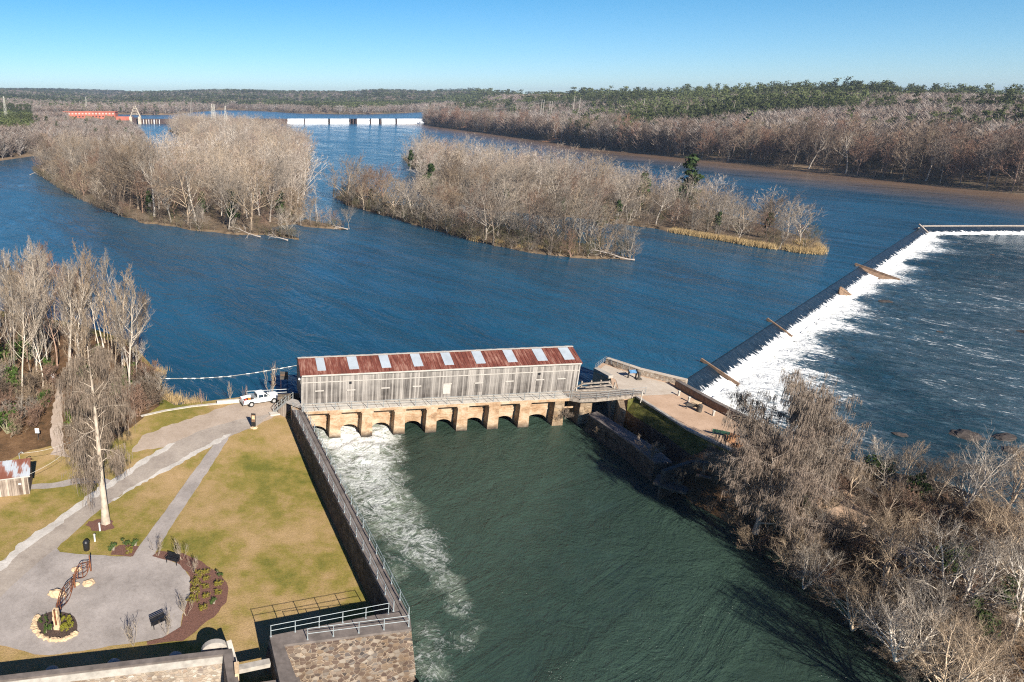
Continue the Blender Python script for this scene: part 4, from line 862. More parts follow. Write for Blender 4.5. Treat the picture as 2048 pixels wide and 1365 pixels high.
plain('chute_timber', (0.20,0.13,0.085), .85, .35, 1.5)
def chute(label, top, bot, w, h, thick=.3):
    a, b = Vector((*P(*top, .5).xy, .5)), Vector((*P(*bot, -1.9).xy, -1.9)); d = (b-a); side = Vector((-d.y, d.x, 0)).normalized()
    t = thing('timber_chute', label, 'chute', tuple(a), 0, 'timber walls across the weir')
    k = MB(); k.beam(a, b, thick, .5); k.build('cap_beam', M['chute_timber'], t)
    k = MB(); m1 = a.lerp(b, .45)
    k.add([a-Vector((0, 0, .2)), b-Vector((0, 0, .2)), Vector((m1.x, m1.y, -2.6))-side*w, Vector((a.x, a.y, -1.0))-side*.2], [(0, 1, 2, 3), (3, 2, 1, 0)])
    k.add([a+side*thick-Vector((0, 0, .25)), b+side*thick-Vector((0, 0, .25)), Vector((b.x, b.y, -2.6))+side*thick, Vector((a.x, a.y, -2.6))+side*thick], [(0, 1, 2, 3)])
    k.build('plank_wall', M['chute_timber'], t)
chute('broad brown timber wall across the weir, farthest up the weir', (1710, 528), (1800, 560), 3.6, 1)
chute('short dark timber wall low on the weir face', (1680, 575), (1702, 591), .25, 1, .2)
chute('narrow brown timber wall across the middle of the weir', (1534, 638), (1584, 674), .8, 1)
chute('long thin timber wall across the weir by the stone point', (1402, 719), (1478, 770), .4, 1)
t = thing('timber_stub', 'leaning timber stub at the far corner of the weir', 'timber', tuple(P(1842, 455, 0))); k = MB(); k.beam(P(1838, 449, 1.4), P(1856, 466, -1), .5, .4); k.build('beam', M['log'], t)
k = MB(); k.beam(P(1838, 456, -.5), P(1838, 456, .9), .5, .4); k.build('post', M['log'], t)
for i, (px, py, r, lab) in enumerate([(1771, 604, 2.0, 'low dark rock in whitewater downstream of the chute'), (2046, 665, 1.6, 'dark rock at the frame edge in the lower river'), (1800, 870, 1.2, 'small dark rock just above the wooded bank'), (1935, 872, 3.2, 'long dark rock ledge beside whitewater off the wooded bank'), (2010, 876, 2.6, 'tan flecked rock ledge downstream of the long ledge'), (2035, 905, 2.2, 'dark rock ledge breaking the rapids near the wooded bank'), (1880, 664, .8, 'tiny dark rock awash in mid river'), (1985, 510, .9, 'small rock awash below the far weir corner'), (1960, 940, 1.7, 'dark rock close to the wooded bank among rapids')]):
    k = MB(); k.rock(P(px, py, ZD), r*.75, i, .3); put(k.build('river_rock', M['rock'], smooth=False), lab, 'rock', 'rocks in the lower river')
# ------------------------------------------------------------------ pickup truck
tp = G(521, 806.5, .07); rz_t = math.atan2((G(553, 803)-G(493, 813)).y, (G(553, 803)-G(493, 813)).x)
tk = thing('pickup_truck', 'white extended cab pickup with tools in its open bed', 'pickup truck', tuple(tp), rz_t)
W_ = .95
def sideprism(prof, w0, w1=None, z_split=None):
    k = MB(); n = len(prof); f = lambda z: w0 if (w1 is None or z <= z_split) else w0+(w1-w0)*(z-z_split)/(prof_max-z_split)
    prof_max = max(z for _, z in prof)
    k.add([(x, -f(z), z) for x, z in prof]+[(x, f(z), z) for x, z in prof], [tuple(range(n)), tuple(range(n, 2*n))[::-1]]+[(i, n+i, n+(i+1) % n, (i+1) % n) for i in range(n)]); return k
sideprism([(-.75, .48), (2.75, .45), (2.88, .62), (2.86, .98), (2.6, 1.08), (1.25, 1.18), (-.75, 1.18)], W_).build('body', M['white_paint'], tk, True, bevel=.05)
k = MB()
for s in (-1, 1): k.box((-1.83, s*(W_-.05), .83), (2.16, .1, .62))
k.box((-2.86, 0, .83), (.1, 1.9, .62)); k.box((-1.8, 0, .62), (2.1, 1.72, .1)); k.build('bed', M['white_paint'], tk, True, bevel=.02)
k = MB(); k.box((-1.8, 0, .69), (2.02, 1.7, .03)); k.build('bed_liner', M['rubber'], tk, True)
sideprism([(-.74, 1.17), (1.25, 1.17), (.52, 1.74), (.35, 1.80), (-.5, 1.80), (-.68, 1.74)], .93, .74, 1.17).build('cab', M['white_paint'], tk, True, bevel=.04)
k = MB(); k.add([(1.24, -.80, 1.2), (1.24, .80, 1.2), (.58, .68, 1.71), (.58, -.68, 1.71)], [(0, 1, 2, 3)]); k.v = [(x+.03, y, z+.02) for x, y, z in k.v]; k.build('windscreen', M['glass'], tk, True)
k = MB(); k.add([(-.745, -.7, 1.25), (-.745, .7, 1.25), (-.72, .64, 1.68), (-.72, -.64, 1.68)], [(3, 2, 1, 0)]); k.build('rear_window', M['glass'], tk, True)
for s in (-1, 1):
    for a, b, ta, tb in ((.28, 1.05, .28, .55), (-.55, .18, -.5, .18)):
        k = MB(); y = lambda z: s*(.935-.19*(z-1.17)/.63+.006)
        k.add([(a, y(1.24), 1.24), (b, y(1.24), 1.24), (tb, y(1.66), 1.66), (ta, y(1.66), 1.66)], [(0, 1, 2, 3) if s < 0 else (3, 2, 1, 0)]); k.build('side_window', M['glass'], tk, True)
    k = MB(); k.box((1.0, s*1.05, 1.27), (.12, .22, .16)); k.build('mirror', M['white_paint'], tk, True, bevel=.02)
    k = MB(); k.box((-2.88, s*.82, .9), (.08, .2, .34)); k.build('tail_light', M['red_plastic'], tk, True)
    k = MB(); k.box((2.84, s*.75, .85), (.06, .32, .2)); k.build('headlight', M['glass'], tk, True)
    for x in (-1.75, 1.85):
        k = MB(); yy = s*(W_-.08); k.tube([(x, yy-.13, .40), (x, yy+.13, .40)], [.40, .40], 20); w_ = k.build('wheel', M['rubber'], tk, True)
        k = MB(); k.tube([(x, s*(W_+.055)-.02, .40), (x, s*(W_+.055)+.02, .40)], [.25, .25], 14); k.build('rim', M['rim'], w_, True)
        k = MB(); k.tube([(x, s*.9, .42), (x, s*(W_+.008), .42)], [.47, .47], 18); k.build('wheel_arch', M['rubber'], tk, True)
k = MB(); k.box((-2.95, 0, .52), (.12, 1.8, .2)); k.build('rear_bumper', M['galv'], tk, True)
k = MB(); k.box((2.9, 0, .55), (.12, 1.85, .22)); k.build('front_bumper', M['galv'], tk, True); k = MB(); k.box((2.875, 0, .83), (.04, 1.1, .2)); k.build('grille', M['black_metal'], tk, True)
Rz = Matrix.Rotation(rz_t, 4, 'Z')
def tw(x, y, z): return Vector(tp)+(Rz @ Vector((x, y, z)))
def tobj(name, label, cat, c, d, m):
    t = thing(name, label, cat, tuple(tw(*c)), rz_t); k = MB(); k.box((0, 0, d[2]/2), d); o = k.build('case', M[m], t, True, bevel=.03)
    k = MB(); k.box((0, 0, d[2]+.03), (d[0]*.95, d[1]*.95, .06)); k.build('lid', M[m], t, True); return t
tobj('toolbox', 'grey metal toolbox across the front of the pickup bed', 'toolbox', (-1.05, 0, .7), (.5, 1.6, .55), 'galv')
tobj('fuel_can', 'red fuel can in the tail of the pickup bed', 'fuel can', (-2.4, -.2, .7), (.36, .28, .3), 'red_plastic')
tobj('crate', 'orange crate of gear in the middle of the pickup bed', 'crate', (-1.75, .2, .7), (.4, .4, .2), 'orange_plastic')
# tall sign by the road
q = G(508, 857); t = thing('trail_sign', 'tall narrow dark sign on a pale stone base by the road', 'sign', tuple(q))
k = MB(); k.rock(q+Vector((0, 0, .12)), .62, 3, .3); k.build('base_stone', M['tan_stone'], t)
k = MB(); k.box(q+Vector((-.05, 0, 1.25)), (.62, .09, 2.1), -.15); k.build('board', M['black_metal'], t)
k = MB(); k.box(q+Vector((-.06, -.052, 1.55)), (.50, .01, 1.1), -.15); k.build('face', M['brown_timber'], t)
k = MB(); k.box(q+Vector((-.06, -.06, 1.7)), (.40, .012, .55), -.15); k.build('picture', M['tan_stone'], t)
for px, py, h, lab in [(190, 1083, .75, 'white capped pipe between the litter bin and the mossy tree'), (200, 1062, .85, 'slim white pipe right by the mossy tree foot')]:
    q = G(px, py); t = thing('pipe_post', lab, 'post', tuple(q)); k = MB(); k.tube([q, q+Vector((0, 0, h))], [.09, .08], 8); k.build('pipe', M['white_sign'], t); k = MB(); k.lathe(q+Vector((0, 0, h)), [(.13, 0), (.13, .14), (.03, .2)], 8); k.build('cap', M['trim_white'], t)
for px, py, h, lab in [(77, 880, 1.3, 'small white notice on a post by the trail head'), (108, 712+60, 1.6, 'small white sign deep in the bare wood')]:
    q = G(px, py); t = thing('notice', lab, 'sign', tuple(q)); k = MB(); k.tube([q, q+Vector((0, 0, h))], [.05, .05], 6); k.build('post', M['dark_timber'], t); k = MB(); k.box(q+Vector((0, -.06, h+.1)), (.55, .05, .7)); k.build('board', M['white_sign'], t)
# ------------------------------------------------------------------ plank shed
s0 = G(60, 988); t = thing('shed', 'small plank shed with rusty tin roof at the frame edge', 'shed', tuple(s0))
sx, sy = -6.0, 3.6; c0 = s0; dx = G(0, 994.5)-G(60, 988); dx.z = 0; dx.normalize(); dy = Vector((dx.y, -dx.x, 0))
def S3(a, b, z): return c0+dx*a+dy*b+Vector((0, 0, z))
k = MB(); k.add([S3(0, 0, 0), S3(6, 0, 0), S3(6, 3.4, 0), S3(0, 3.4, 0), S3(0, 0, 2.7), S3(6, 0, 2.7), S3(6, 3.4, 2.7), S3(0, 3.4, 2.7), S3(0, 1.7, 3.7), S3(6, 1.7, 3.7)], [(1, 0, 4, 5), (0, 3, 7, 8, 4), (3, 2, 6, 7), (2, 1, 5, 9, 6)]); k.build('wall', M['shed_planks'], t)
k = MB()
for b0, z0 in ((-.35, 2.55), (3.75, 2.55)):
    q = [S3(-.35, b0, z0), S3(6.4, b0, z0), S3(6.4, 1.7, 3.8), S3(-.35, 1.7, 3.8)]; k.add(q+[p+Vector((0, 0, .07)) for p in q], [(4, 5, 6, 7), (3, 2, 1, 0), (0, 1, 5, 4), (0, 4, 7, 3), (1, 2, 6, 5)])
    for i in range(14): a = -.35+6.75*(i+.5)/14; k.beam(S3(a, b0, z0+.08), S3(a, 1.7, 3.88), .05, .05)
k.build('roof', M['tin_roof'], t)
k = MB(); k.beam(S3(-.35, -.33, 2.52), S3(6.4, -.33, 2.52), .08, .14); k.build('eave_board', M['trim_white'], t)
k = MB(); k.beam(S3(.8, -.03, 1.5), S3(1.15, -.03, 1.5), .05, .2); k.build('sign_plate', M['white_sign'], t)
k = MB(); k.beam(S3(1.1, -.04, .95), S3(2.0, -.04, .95), .08, 1.9); k.build('door', M['shed_planks'], t)
k = MB(); k.tube([S3(.9, 1.9, 3.4), S3(.9, 1.9, 4.5), S3(.6, 1.9, 4.7), S3(.4, 1.9, 4.5)], [.06]*4, 6); k.build('mast', M['galv'], t)
for a, b, lab in [(S3(.6, 1.9, 4.5), P(162, 872, 5.2), 'thin overhead wire running from the shed mast into the wood'), (S3(-.3, .1, 2.6), P(160, 878, 4.4), 'second thin wire running from the shed eave into the wood')]:
    k = MB(); pts = [a.lerp(b, i/8)+Vector((0, 0, -.5*math.sin(math.pi*i/8))) for i in range(9)]; k.tube(pts, [.025]*9, 4); put(k.build('overhead_wire', M['wire']), lab, 'wire')
# ------------------------------------------------------------------ sculpture, boulders, plaza plants
g0, g1, g2 = G(116, 1258), G(150, 1176), G(182, 1143)
t = thing('sculpture', 'rusty lattice sculpture of two leaf shaped panels on stone post', 'sculpture', tuple(g0))
k = MB()
for i in range(6): k.box(g0+Vector((rnd.uniform(-.04, .04), rnd.uniform(-.04, .04), .18+.36*i)), (.5-.012*i, .45-.01*i, .36), rnd.uniform(-.15, .15))
k.build('stone_post', M['tan_stone'], t)
def leafpanel(a, za, b, zb, h):
    k = MB(); 
    for f in (-1, -.45, .1, .6, 1.0):
        pts = []
        for i in range(11):
            u = i/10; p = a.lerp(b, u); zc = za+(zb-za)*u; e = math.sin(math.pi*u)**.7*h/2; sk = .35*math.sin(2*math.pi*u)
            pts.append(Vector((p.x, p.y, zc+f*e+sk*h*.35)))
        k.tube(pts, [.045 if abs(f) == 1 else .03]*11, 5)
    for u in (.22, .5, .78):
        p = a.lerp(b, u); zc = za+(zb-za)*u+.35*math.sin(2*math.pi*u)*h*.35; e = math.sin(math.pi*u)**.7*h/2; k.tube([Vector((p.x, p.y, zc-e)), Vector((p.x, p.y, zc+e))], [.035, .035], 5)
    k.build('lattice_panel', M['rust'], t)
leafpanel(g0, g0.z+1.75, g1, g1.z+1.15, 1.9); leafpanel(g1, g1.z+1.05, g2, g2.z+1.1, 1.7)
for p, h in ((g1, 1.6), (g2, 1.9)):
    k = MB(); k.tube([p, p+Vector((0, 0, h))], [.09, .06], 6); k.build('post', M['rust'], t)
k = MB(); k.tube([g0+Vector((.02, -.28, .7)), g0+Vector((0, -.28, 2.3))], [.09, .07], 6); k.build('bracket', M['rust'], t)
for px, py, r, lab in [(115, 1191, .75, 'big pale boulder behind the rusty lattice panel'), (178, 1168, .5, 'small tan boulder right of the lattice sculpture'), (152, 1142, .45, 'pale boulder behind the upper lattice panel'), (152, 1171, .3, 'small pale stone at the middle sculpture post')]:
    k = MB(); k.rock(G(px, py, .15), r, int(px), .55); put(k.build('boulder', M['tan_stone']), lab, 'boulder')
bc = G(113, 1252)
for i in range(26):
    a = math.pi*(.82+1.0*i/25); p = G(113+45*math.cos(-a), 1252+30*math.sin(-a) if False else 1252-30*math.sin(a)); k = MB(); k.rock(p+Vector((0, 0, .1)), rnd.uniform(.2, .36), i+40, .5); o = put(k.build('edging_stone', M['tan_stone']), 'pale stone edging the round planting bed', 'stone', 'stones round the planting bed')

# ------------------------------------------------------------------ plant builders
def mesh_arr(name, tris, m):
    tris = np.asarray(tris, np.float32); o = np_mesh(name, tris.reshape(-1, 3), np.arange(tris.shape[0]*3).reshape(-1, 3), m, False); return o
def grow(seed, H, n1=11, spread=.55, up=.35, n2=5, n3=5, n4=4, r0=None, start=.28, stems=1, tw=.03, droop=0.0, lean=0.0, wig=.12, stem_spread=.35, moss=0, lr=.55, tw0=None, tap=.62):
    """a leafless tree: limbs as tapered tubes, twigs as slim blades; returns limbs (MB), twig triangles, moss triangles"""
    q = random.Random(seed); L = MB(); T = []; MO = []; r0 = r0 or H*.016
    def rv(k): return Vector((q.uniform(-1, 1), q.uniform(-1, 1), q.uniform(-1, 1)))*k
    def line(p, d, ln, n, w, trop):
        pts = [p.copy()]; d = d.normalized()
        for _ in range(n): d = (d+rv(w)+Vector((0, 0, trop))).normalized(); p = p+d*(ln/n); pts.append(p.copy())
        return pts
    def side(d, a):
        u = d.cross(Vector((0, 0, 1)) if abs(d.z) < .9 else Vector((1, 0, 0))).normalized(); v = d.cross(u); t = q.uniform(0, 6.283)
        return (d*math.cos(a)+(u*math.cos(t)+v*math.sin(t))*math.sin(a)).normalized()
    def blade(a, b, w):
        s = (b-a).cross(rv(1)+Vector((0, 0, .01))); s = s.normalized()*w if s.length > 1e-6 else Vector((w, 0, 0)); T.append((a+s, a-s, b))
    def hang(p, k):
        for _ in range(k):
            ln = q.uniform(.35, .9)*(1.0 if q.random() < .6 else 2.1); w = q.uniform(.014, .036); a = q.uniform(0, 6.28); s = Vector((math.cos(a), math.sin(a), 0))*w; o = rv(.3)
            m_ = p+o+Vector((q.uniform(-.1, .1), q.uniform(-.1, .1), -ln*.5)); b = p+o+Vector((q.uniform(-.16, .16), q.uniform(-.16, .16), -ln))
            MO.append((p+o+s*.5, p+o-s*.5, m_+s)); MO.append((p+o-s*.5, m_-s, m_+s)); MO.append((m_+s, m_-s, b))
    def at_(pts, u):
        f = u*(len(pts)-1); i = min(int(f), len(pts)-2); return pts[i].lerp(pts[i+1], f-i), (pts[i+1]-pts[i]).normalized()
    for s_ in range(stems):
        a = q.uniform(0, 6.28); d0 = Vector((math.cos(a)*stem_spread*(stems > 1)+lean, math.sin(a)*stem_spread*(stems > 1), 1)); h = H*(q.uniform(.75, 1) if stems > 1 else 1)
        tr = line(Vector((0, 0, -.15)), d0, h*1.0, 7, wig if tw0 is None else tw0, .18); rs = [r0*(1-.88*i/7)*(1.35 if i == 0 else 1) for i in range(8)]; L.tube(tr, rs, 6, False)
        for i in range(n1):
            u = start+(1-start)*(i+q.random())/n1*.98; p, d = at_(tr, u); k = (1-(u-start)/(1-start)*tap)
            l1 = h*spread*.62*k*q.uniform(.7, 1.2); p1 = line(p, side(d, q.uniform(.6, 1.05)), l1, 4, wig*1.3, up*.35-droop*.3); r1 = max(.02, r0*(1-.85*u)*lr); L.tube(p1, [r1, r1*.8, r1*.6, r1*.4, r1*.15], 4, False)
            if moss: [hang(at_(p1, q.random())[0], moss) for _ in range(5)]
            for j in range(n2):
                u2 = .22+.78*(j+q.random())/n2; pp, dd = at_(p1, min(u2, .999)); l2 = l1*q.uniform(.35, .62)*(1.15-u2*.5); p2 = line(pp, side(dd, q.uniform(.4, .9)), l2, 3, wig*1.6, up*.4-droop*.5); r2 = max(.012, r1*.42*(1.1-u2*.6))
                L.tube(p2, [r2, r2*.75, r2*.5, r2*.2], 3, False)
                if moss: [hang(at_(p2, q.random())[0], moss) for _ in range(4)]
                for m_ in range(n3):
                    u3 = .15+.85*(m_+q.random())/n3; pq, dq = at_(p2, min(u3, .999)); l3 = l2*q.uniform(.35, .7); d3 = side(dq, q.uniform(.35, .9)); d3.z += up*.5-droop; d3.normalize(); e = pq+d3*l3+rv(.08*l3); blade(pq, e, tw*.9)
                    if moss and q.random() < .75: hang(e, max(1, moss-1))
                    for n_ in range(n4):
                        u4 = q.uniform(.2, 1); b0 = pq.lerp(e, u4); d4 = side(d3, q.uniform(.3, .9)); d4.z += up*.6-droop; blade(b0, b0+d4.normalized()*l3*q.uniform(.35, .75), tw*.62)
    return L, T, MO
def tri_obj(T, name, m, parent):
    o = mesh_arr(name, [[tuple(p) for p in t] for t in T], m); o.parent = parent; return o
def make_tree(name, seed, bark='bark', twig='twig', trunkname='trunk', **kw):
    L, T, MO = grow(seed, **kw); t = bpy.data.objects.new(name, None); COL.objects.link(t)
    a = L.build(trunkname, M[bark], t, True, smooth=True); b = tri_obj(T, 'crown', M[twig], t); ch = [(a, []), (b, [])]
    if MO: ch.append((tri_obj(MO, 'hanging_moss', M['moss'], t), []))
    return t, ch
def make_bush(name, seed, kind='ever', mat='evergreen', H=2.0, R=1.0, n=420, ls=.16, trunk=True, cone=0.0, lobes=7):
    q = random.Random(seed); T = []; L = MB(); cs = []
    for i in range(lobes):
        z = q.uniform(.25, .95)*H; rr_ = R*(1-cone*z/H)*q.uniform(.3, .75); a = q.uniform(0, 6.28); cs.append((Vector((math.cos(a)*rr_, math.sin(a)*rr_, z)), R*q.uniform(.3, .55)*(1-cone*.55*z/H)))
        L.tube([(0, 0, 0), cs[-1][0]*.6, cs[-1][0]], [R*.06, R*.04, R*.015], 4, False)
    for i in range(n):
        c, r = q.choice(cs); d = Vector((q.gauss(0, 1), q.gauss(0, 1), q.gauss(0, .8))); d.normalize(); p = c+d*r*q.uniform(.45, 1.12)
        if p.z < .03: p.z = .03+q.random()*.1
        u = Vector((q.gauss(0, 1), q.gauss(0, 1), q.gauss(0, .7))).normalized(); v = u.cross(d+Vector((.01, .02, 0))); v = v.normalized() if v.length > 1e-5 else Vector((0, 0, 1)); s = ls*q.uniform(.6, 1.4)
        T.append((p+u*s, p-u*s*.4+v*s*.6, p-u*s*.4-v*s*.6))
    t = bpy.data.objects.new(name, None); COL.objects.link(t); a = L.build('stem', M['bark'], t, True); b = tri_obj(T, 'foliage', M[mat], t); return t, [(a, []), (b, [])]
TREEINFO = []
def place(proto, p, rz, sc, label=None, cat='tree', group=None, color=None, sz=None, name=None):
    root, ch = proto; r = dup(root, ch, tuple(p), rz, sc, label, group, color, sz); r['category'] = cat
    if name: r.name = name
    return r
PROTOS = []
def proto(pr): PROTOS.append(pr); return pr
def drop_protos():
    for r, ch in PROTOS:
        for c, s in ch:
            for g in s: bpy.data.objects.remove(g)
            bpy.data.objects.remove(c)
        bpy.data.objects.remove(r)
# ------------------------------------------------------------------ prototypes
ISL = [proto(make_tree('bare_tree', 100+i, H=15, n1=15, n2=6, n3=5, n4=5, spread=[1.15, 1.3, 1.0, 1.4, 1.2, 1.25][i], up=[.2, .12, .35, .05, .2, .25][i], tw=.045, start=[.12, .18, .24, .08, .15, .12][i], wig=.2, r0=.27, lr=.68)) for i in range(6)]
SPR = proto(make_tree('bare_tree', 131, H=15, n1=9, n2=5, n3=5, n4=5, spread=.85, up=.3, tw=.045, start=.05, stems=4, stem_spread=.6, wig=.22, r0=.17, lr=.6))
PAL = [proto(make_tree('bare_tree', 140+i, bark='palebark', twig='twig', H=15, n1=11, n2=5, n3=5, n4=4, spread=.8, up=.5, tw=.045, start=.35, wig=.18, r0=.32, lr=.65)) for i in range(2)]
WOD = [proto(make_tree('bare_tree', 150+i, bark='bark' if i == 1 else 'palebark', H=16, n1=13, n2=6, n3=5, n4=4, spread=[.42, .5, .36, .46][i], up=.75, tw=.026, lr=.62, start=[.38, .45, .5, .35][i], wig=.12, r0=.15)) for i in range(4)]
FGT = [proto(make_tree('bare_tree', 170+i, bark='palebark', H=10, n1=14, n2=7, n3=6, n4=4, spread=[.85, 1.0, .75][i], up=[.45, .3, .6][i], tw=.014, start=[.2, .12, .3][i], wig=.17, lr=.62, r0=.16, stems=[1, 3, 1][i], stem_spread=.4)) for i in range(3)]
BRU = [proto(make_tree('brush', 190+i, trunkname='stem', H=3.0, n1=6, n2=5, n3=5, n4=4, spread=.9, up=.4, tw=.022, start=.1, stems=5, stem_spread=.75, wig=.22, r0=.03)) for i in range(2)]
MYR = proto(make_tree('bare_shrub', 210, trunkname='stem', bark='palebark', H=2.4, n1=4, n2=3, n3=3, n4=2, spread=.6, up=.8, tw=.010, start=.25, stems=7, stem_spread=.5, wig=.12, r0=.017))
CYP = [proto(make_tree('cypress_tree', 220+i, twig='russet', H=24, n1=18, n2=7, n3=6, n4=5, spread=[.72, .86, .8][i], up=.25, tap=.5, tw=.085, start=[.18, .22, .12][i], wig=.1, r0=.3)) for i in range(3)]
MOSS_L = proto(make_tree('mossy_tree', 301, bark='palebark', twig='twig', H=21, n1=32, n2=7, n3=6, n4=4, spread=.40, up=-.1, droop=.35, tw=.018, start=.25, wig=.15, r0=.42, moss=6, lr=.32, tw0=.035))
MOSS_R = proto(make_tree('mossy_tree', 317, bark='bark', twig='bark', H=14.5, n1=28, n2=9, n3=7, n4=7, spread=.85, up=.1, droop=.18, tw=.017, start=.12, wig=.22, r0=.42, moss=13, tap=.3))
CED = [proto(make_bush('evergreen_tree', 400+i, mat='cedar', H=11, R=2.6, n=900, ls=.4, cone=.75, lobes=16)) for i in range(2)]
EVB = [proto(make_bush('evergreen_shrub', 410+i, mat='evergreen', H=3.2, R=1.7, n=900, ls=.17, lobes=9)) for i in range(2)]
SML = [proto(make_bush('green_shrub', 420+i, mat=['evergreen', 'yellowgreen'][i], H=.75, R=.5, n=260, ls=.07, lobes=6)) for i in range(2)]
def make_pine(seed, H=19):
    q = random.Random(seed); L = MB(); T = []; L.tube([(0, 0, -.3), (q.uniform(-.2, .2), 0, H*.5), (q.uniform(-.3, .3), q.uniform(-.3, .3), H*.97)], [.28, .2, .05], 6, False)
    for i in range(15):
        z = H*q.uniform(.45, .98); a = q.uniform(0, 6.28); r = (1-(z/H-.45)*1.25)*q.uniform(1.4, 3.2)+.3; c = Vector((math.cos(a)*r, math.sin(a)*r, z+.3)); L.tube([(0, 0, z-.5), c], [.07, .03], 3, False)
        for _ in range(58):
            d = Vector((q.gauss(0, 1), q.gauss(0, 1), q.gauss(0, .55))).normalized(); p = c+Vector((d.x*1.35, d.y*1.35, d.z*.9))*q.uniform(.4, 1.1); u = Vector((q.gauss(0, 1), q.gauss(0, 1), q.gauss(0, .8))).normalized(); v = u.cross(Vector((.2, .3, 1))).normalized(); s = q.uniform(.25, .55)
            T.append((p+u*s, p-u*s*.4+v*s*.55, p-u*s*.4-v*s*.55))
    t = bpy.data.objects.new('pine_tree', None); COL.objects.link(t); a = L.build('trunk', M['bark'], t, True); b = tri_obj(T, 'crown', M['pine'], t); return t, [(a, []), (b, [])]
PIN = [proto(make_pine(500+i)) for i in range(3)]
def poisson(poly, dmin, seed, tries=14000):
    q = random.Random(seed); xs = [p[0] for p in poly]; ys = [p[1] for p in poly]; cell = {}; out = []
    for _ in range(tries):
        x, y = q.uniform(min(xs), max(xs)), q.uniform(min(ys), max(ys)); i, j = int(x//dmin), int(y//dmin)
        if any(math.hypot(x-a, y-b) < dmin for di in (-1, 0, 1) for dj in (-1, 0, 1) for a, b in cell.get((i+di, j+dj), ())): continue
        if inside(x, y, poly): cell.setdefault((i, j), []).append((x, y)); out.append((x, y))
    return out
TINTS = [('ash grey', (1.05, 1.03, 1, 1)), ('tan', (1.15, 1.0, .82, 1)), ('reddish brown', (.92, .68, .58, 1)), ('pale silver', (1.65, 1.6, 1.52, 1)), ('dark brown', (.58, .51, .45, 1))]
PEND = []                                   # trees waiting for a label that no other has
def queue(o, place_, attrs, order): PEND.append((o, place_, attrs, order))
ORD = ['leftmost', 'second from left', 'third from left', 'fourth from left', 'fifth from left', 'sixth from left', 'seventh from left', 'eighth from left']
def trim(o):
    for a, b in ((' bare tree', ' tree'), (' of the riverside wood', ' of the wood'), (' of the wooded bank', ' of the bank'), (' mulch', ''), (' sculpture', ''), (' the ', ' ')):
        if len(o['label'].replace('-', ' ').split()) > 16: o['label'] = o['label'].replace(a, b)
def finish_labels():
    by = {}
    for o, pl, at, x in PEND: by.setdefault((at, pl), []).append((x, o))
    for (at, pl), l in by.items():
        l.sort(key=lambda k: k[0])
        for i, (x, o) in enumerate(l):
            if len(l) == 1: o['label'] = f'{at} {pl}'
            elif i < len(ORD): o['label'] = f'{at} {pl}, {ORD[i] if i < len(l)-1 else "rightmost"}'
            elif i == len(l)-1: o['label'] = f'{at} {pl}, rightmost'
            else: o['label'] = f'{at} {pl}, {["ninth", "tenth", "eleventh", "twelfth", "thirteenth", "fourteenth", "fifteenth", "sixteenth", "seventeenth", "eighteenth"][min(i-8, 9)]} from left'
    for o, _, _, _ in PEND: trim(o)
def sect(x, a, b):
    u = (x-a)/(b-a); return ['left end', 'left part', 'centre', 'right part', 'right end'][min(4, max(0, int(u*5)))]
MASS = []                                   # (x, y, z, size, kind, tint) for the woodland mass
def plant_island(o, pts_px, n_ind, spacing, seed, name, hr, front, pal_share=.08):
    q = random.Random(seed); pos = poisson(o, spacing, seed); pos.sort(key=lambda p: polyd(p[0], p[1], front)+.02*math.hypot(*p)); xs = [PX((*p, 0))[0] for p in pos]; a, b = min(xs), max(xs)
    for i, (x, y) in enumerate(pos):
        edge = polyd(x, y, o+[o[0]]); sc = q.uniform(*hr)/15*(.62 if edge < 3 and q.random() < .6 else 1.0)
        ti = q.choices(range(5), [5, 4, 1.6, 1.8, 2])[0]
        if o is o_isb: sc *= 1-.27*smooth((PX((x, y, 0))[0]-1180)/120)
        if i >= n_ind: MASS.append((x, y, .4, sc*15, 'isl', ti)); continue
        r_ = q.random(); pr = q.choice(PAL) if r_ < pal_share else (SPR if (edge < 5 and r_ < .5) else q.choice(ISL)); white = r_ < pal_share
        ob = place(pr, (x, y, .35), q.uniform(0, 6.28), sc, None, 'tree', 'bare trees on '+name, TINTS[ti][1], sc*q.uniform(.9, 1.12))
        row = 'on the shore of' if edge < 4.5 else 'inside'
        at = ('small ' if sc < .7 else 'tall ' if sc > 1.05 else '')+('white limbed' if white else TINTS[ti][0])+(' spreading' if pr is SPR else '')+' bare tree'
        queue(ob, f'{row} {name}, {sect(PX((x, y, 0))[0], a, b)}', at, PX((x, y, 0))[0])
def w(l): return [tuple(P(a, b, 0).xy) for a, b in l]
plant_island(o_isf, ISF, 58, 5.4, 21, 'the front strip', (6, 16), w(ISF[1:10]))
plant_island(o_isb, ISB, 86, 6.0, 22, 'the middle island', (7, 18), w(ISB[4:15]))
plant_island(o_isa, ISA, 88, 7.4, 23, 'the long island', (10, 21), w(ISA[0:12]))
plant_island(o_iss, ISS, 9, 3.6, 24, 'the low spit', (4, 7), w(ISS[:5]), 0)
ob = place(PAL[0], P(478, 335, .4), 1.0, 1.75, 'big white limbed sycamore rising above the long island wood', 'tree', None, (1.4, 1.4, 1.4, 1))
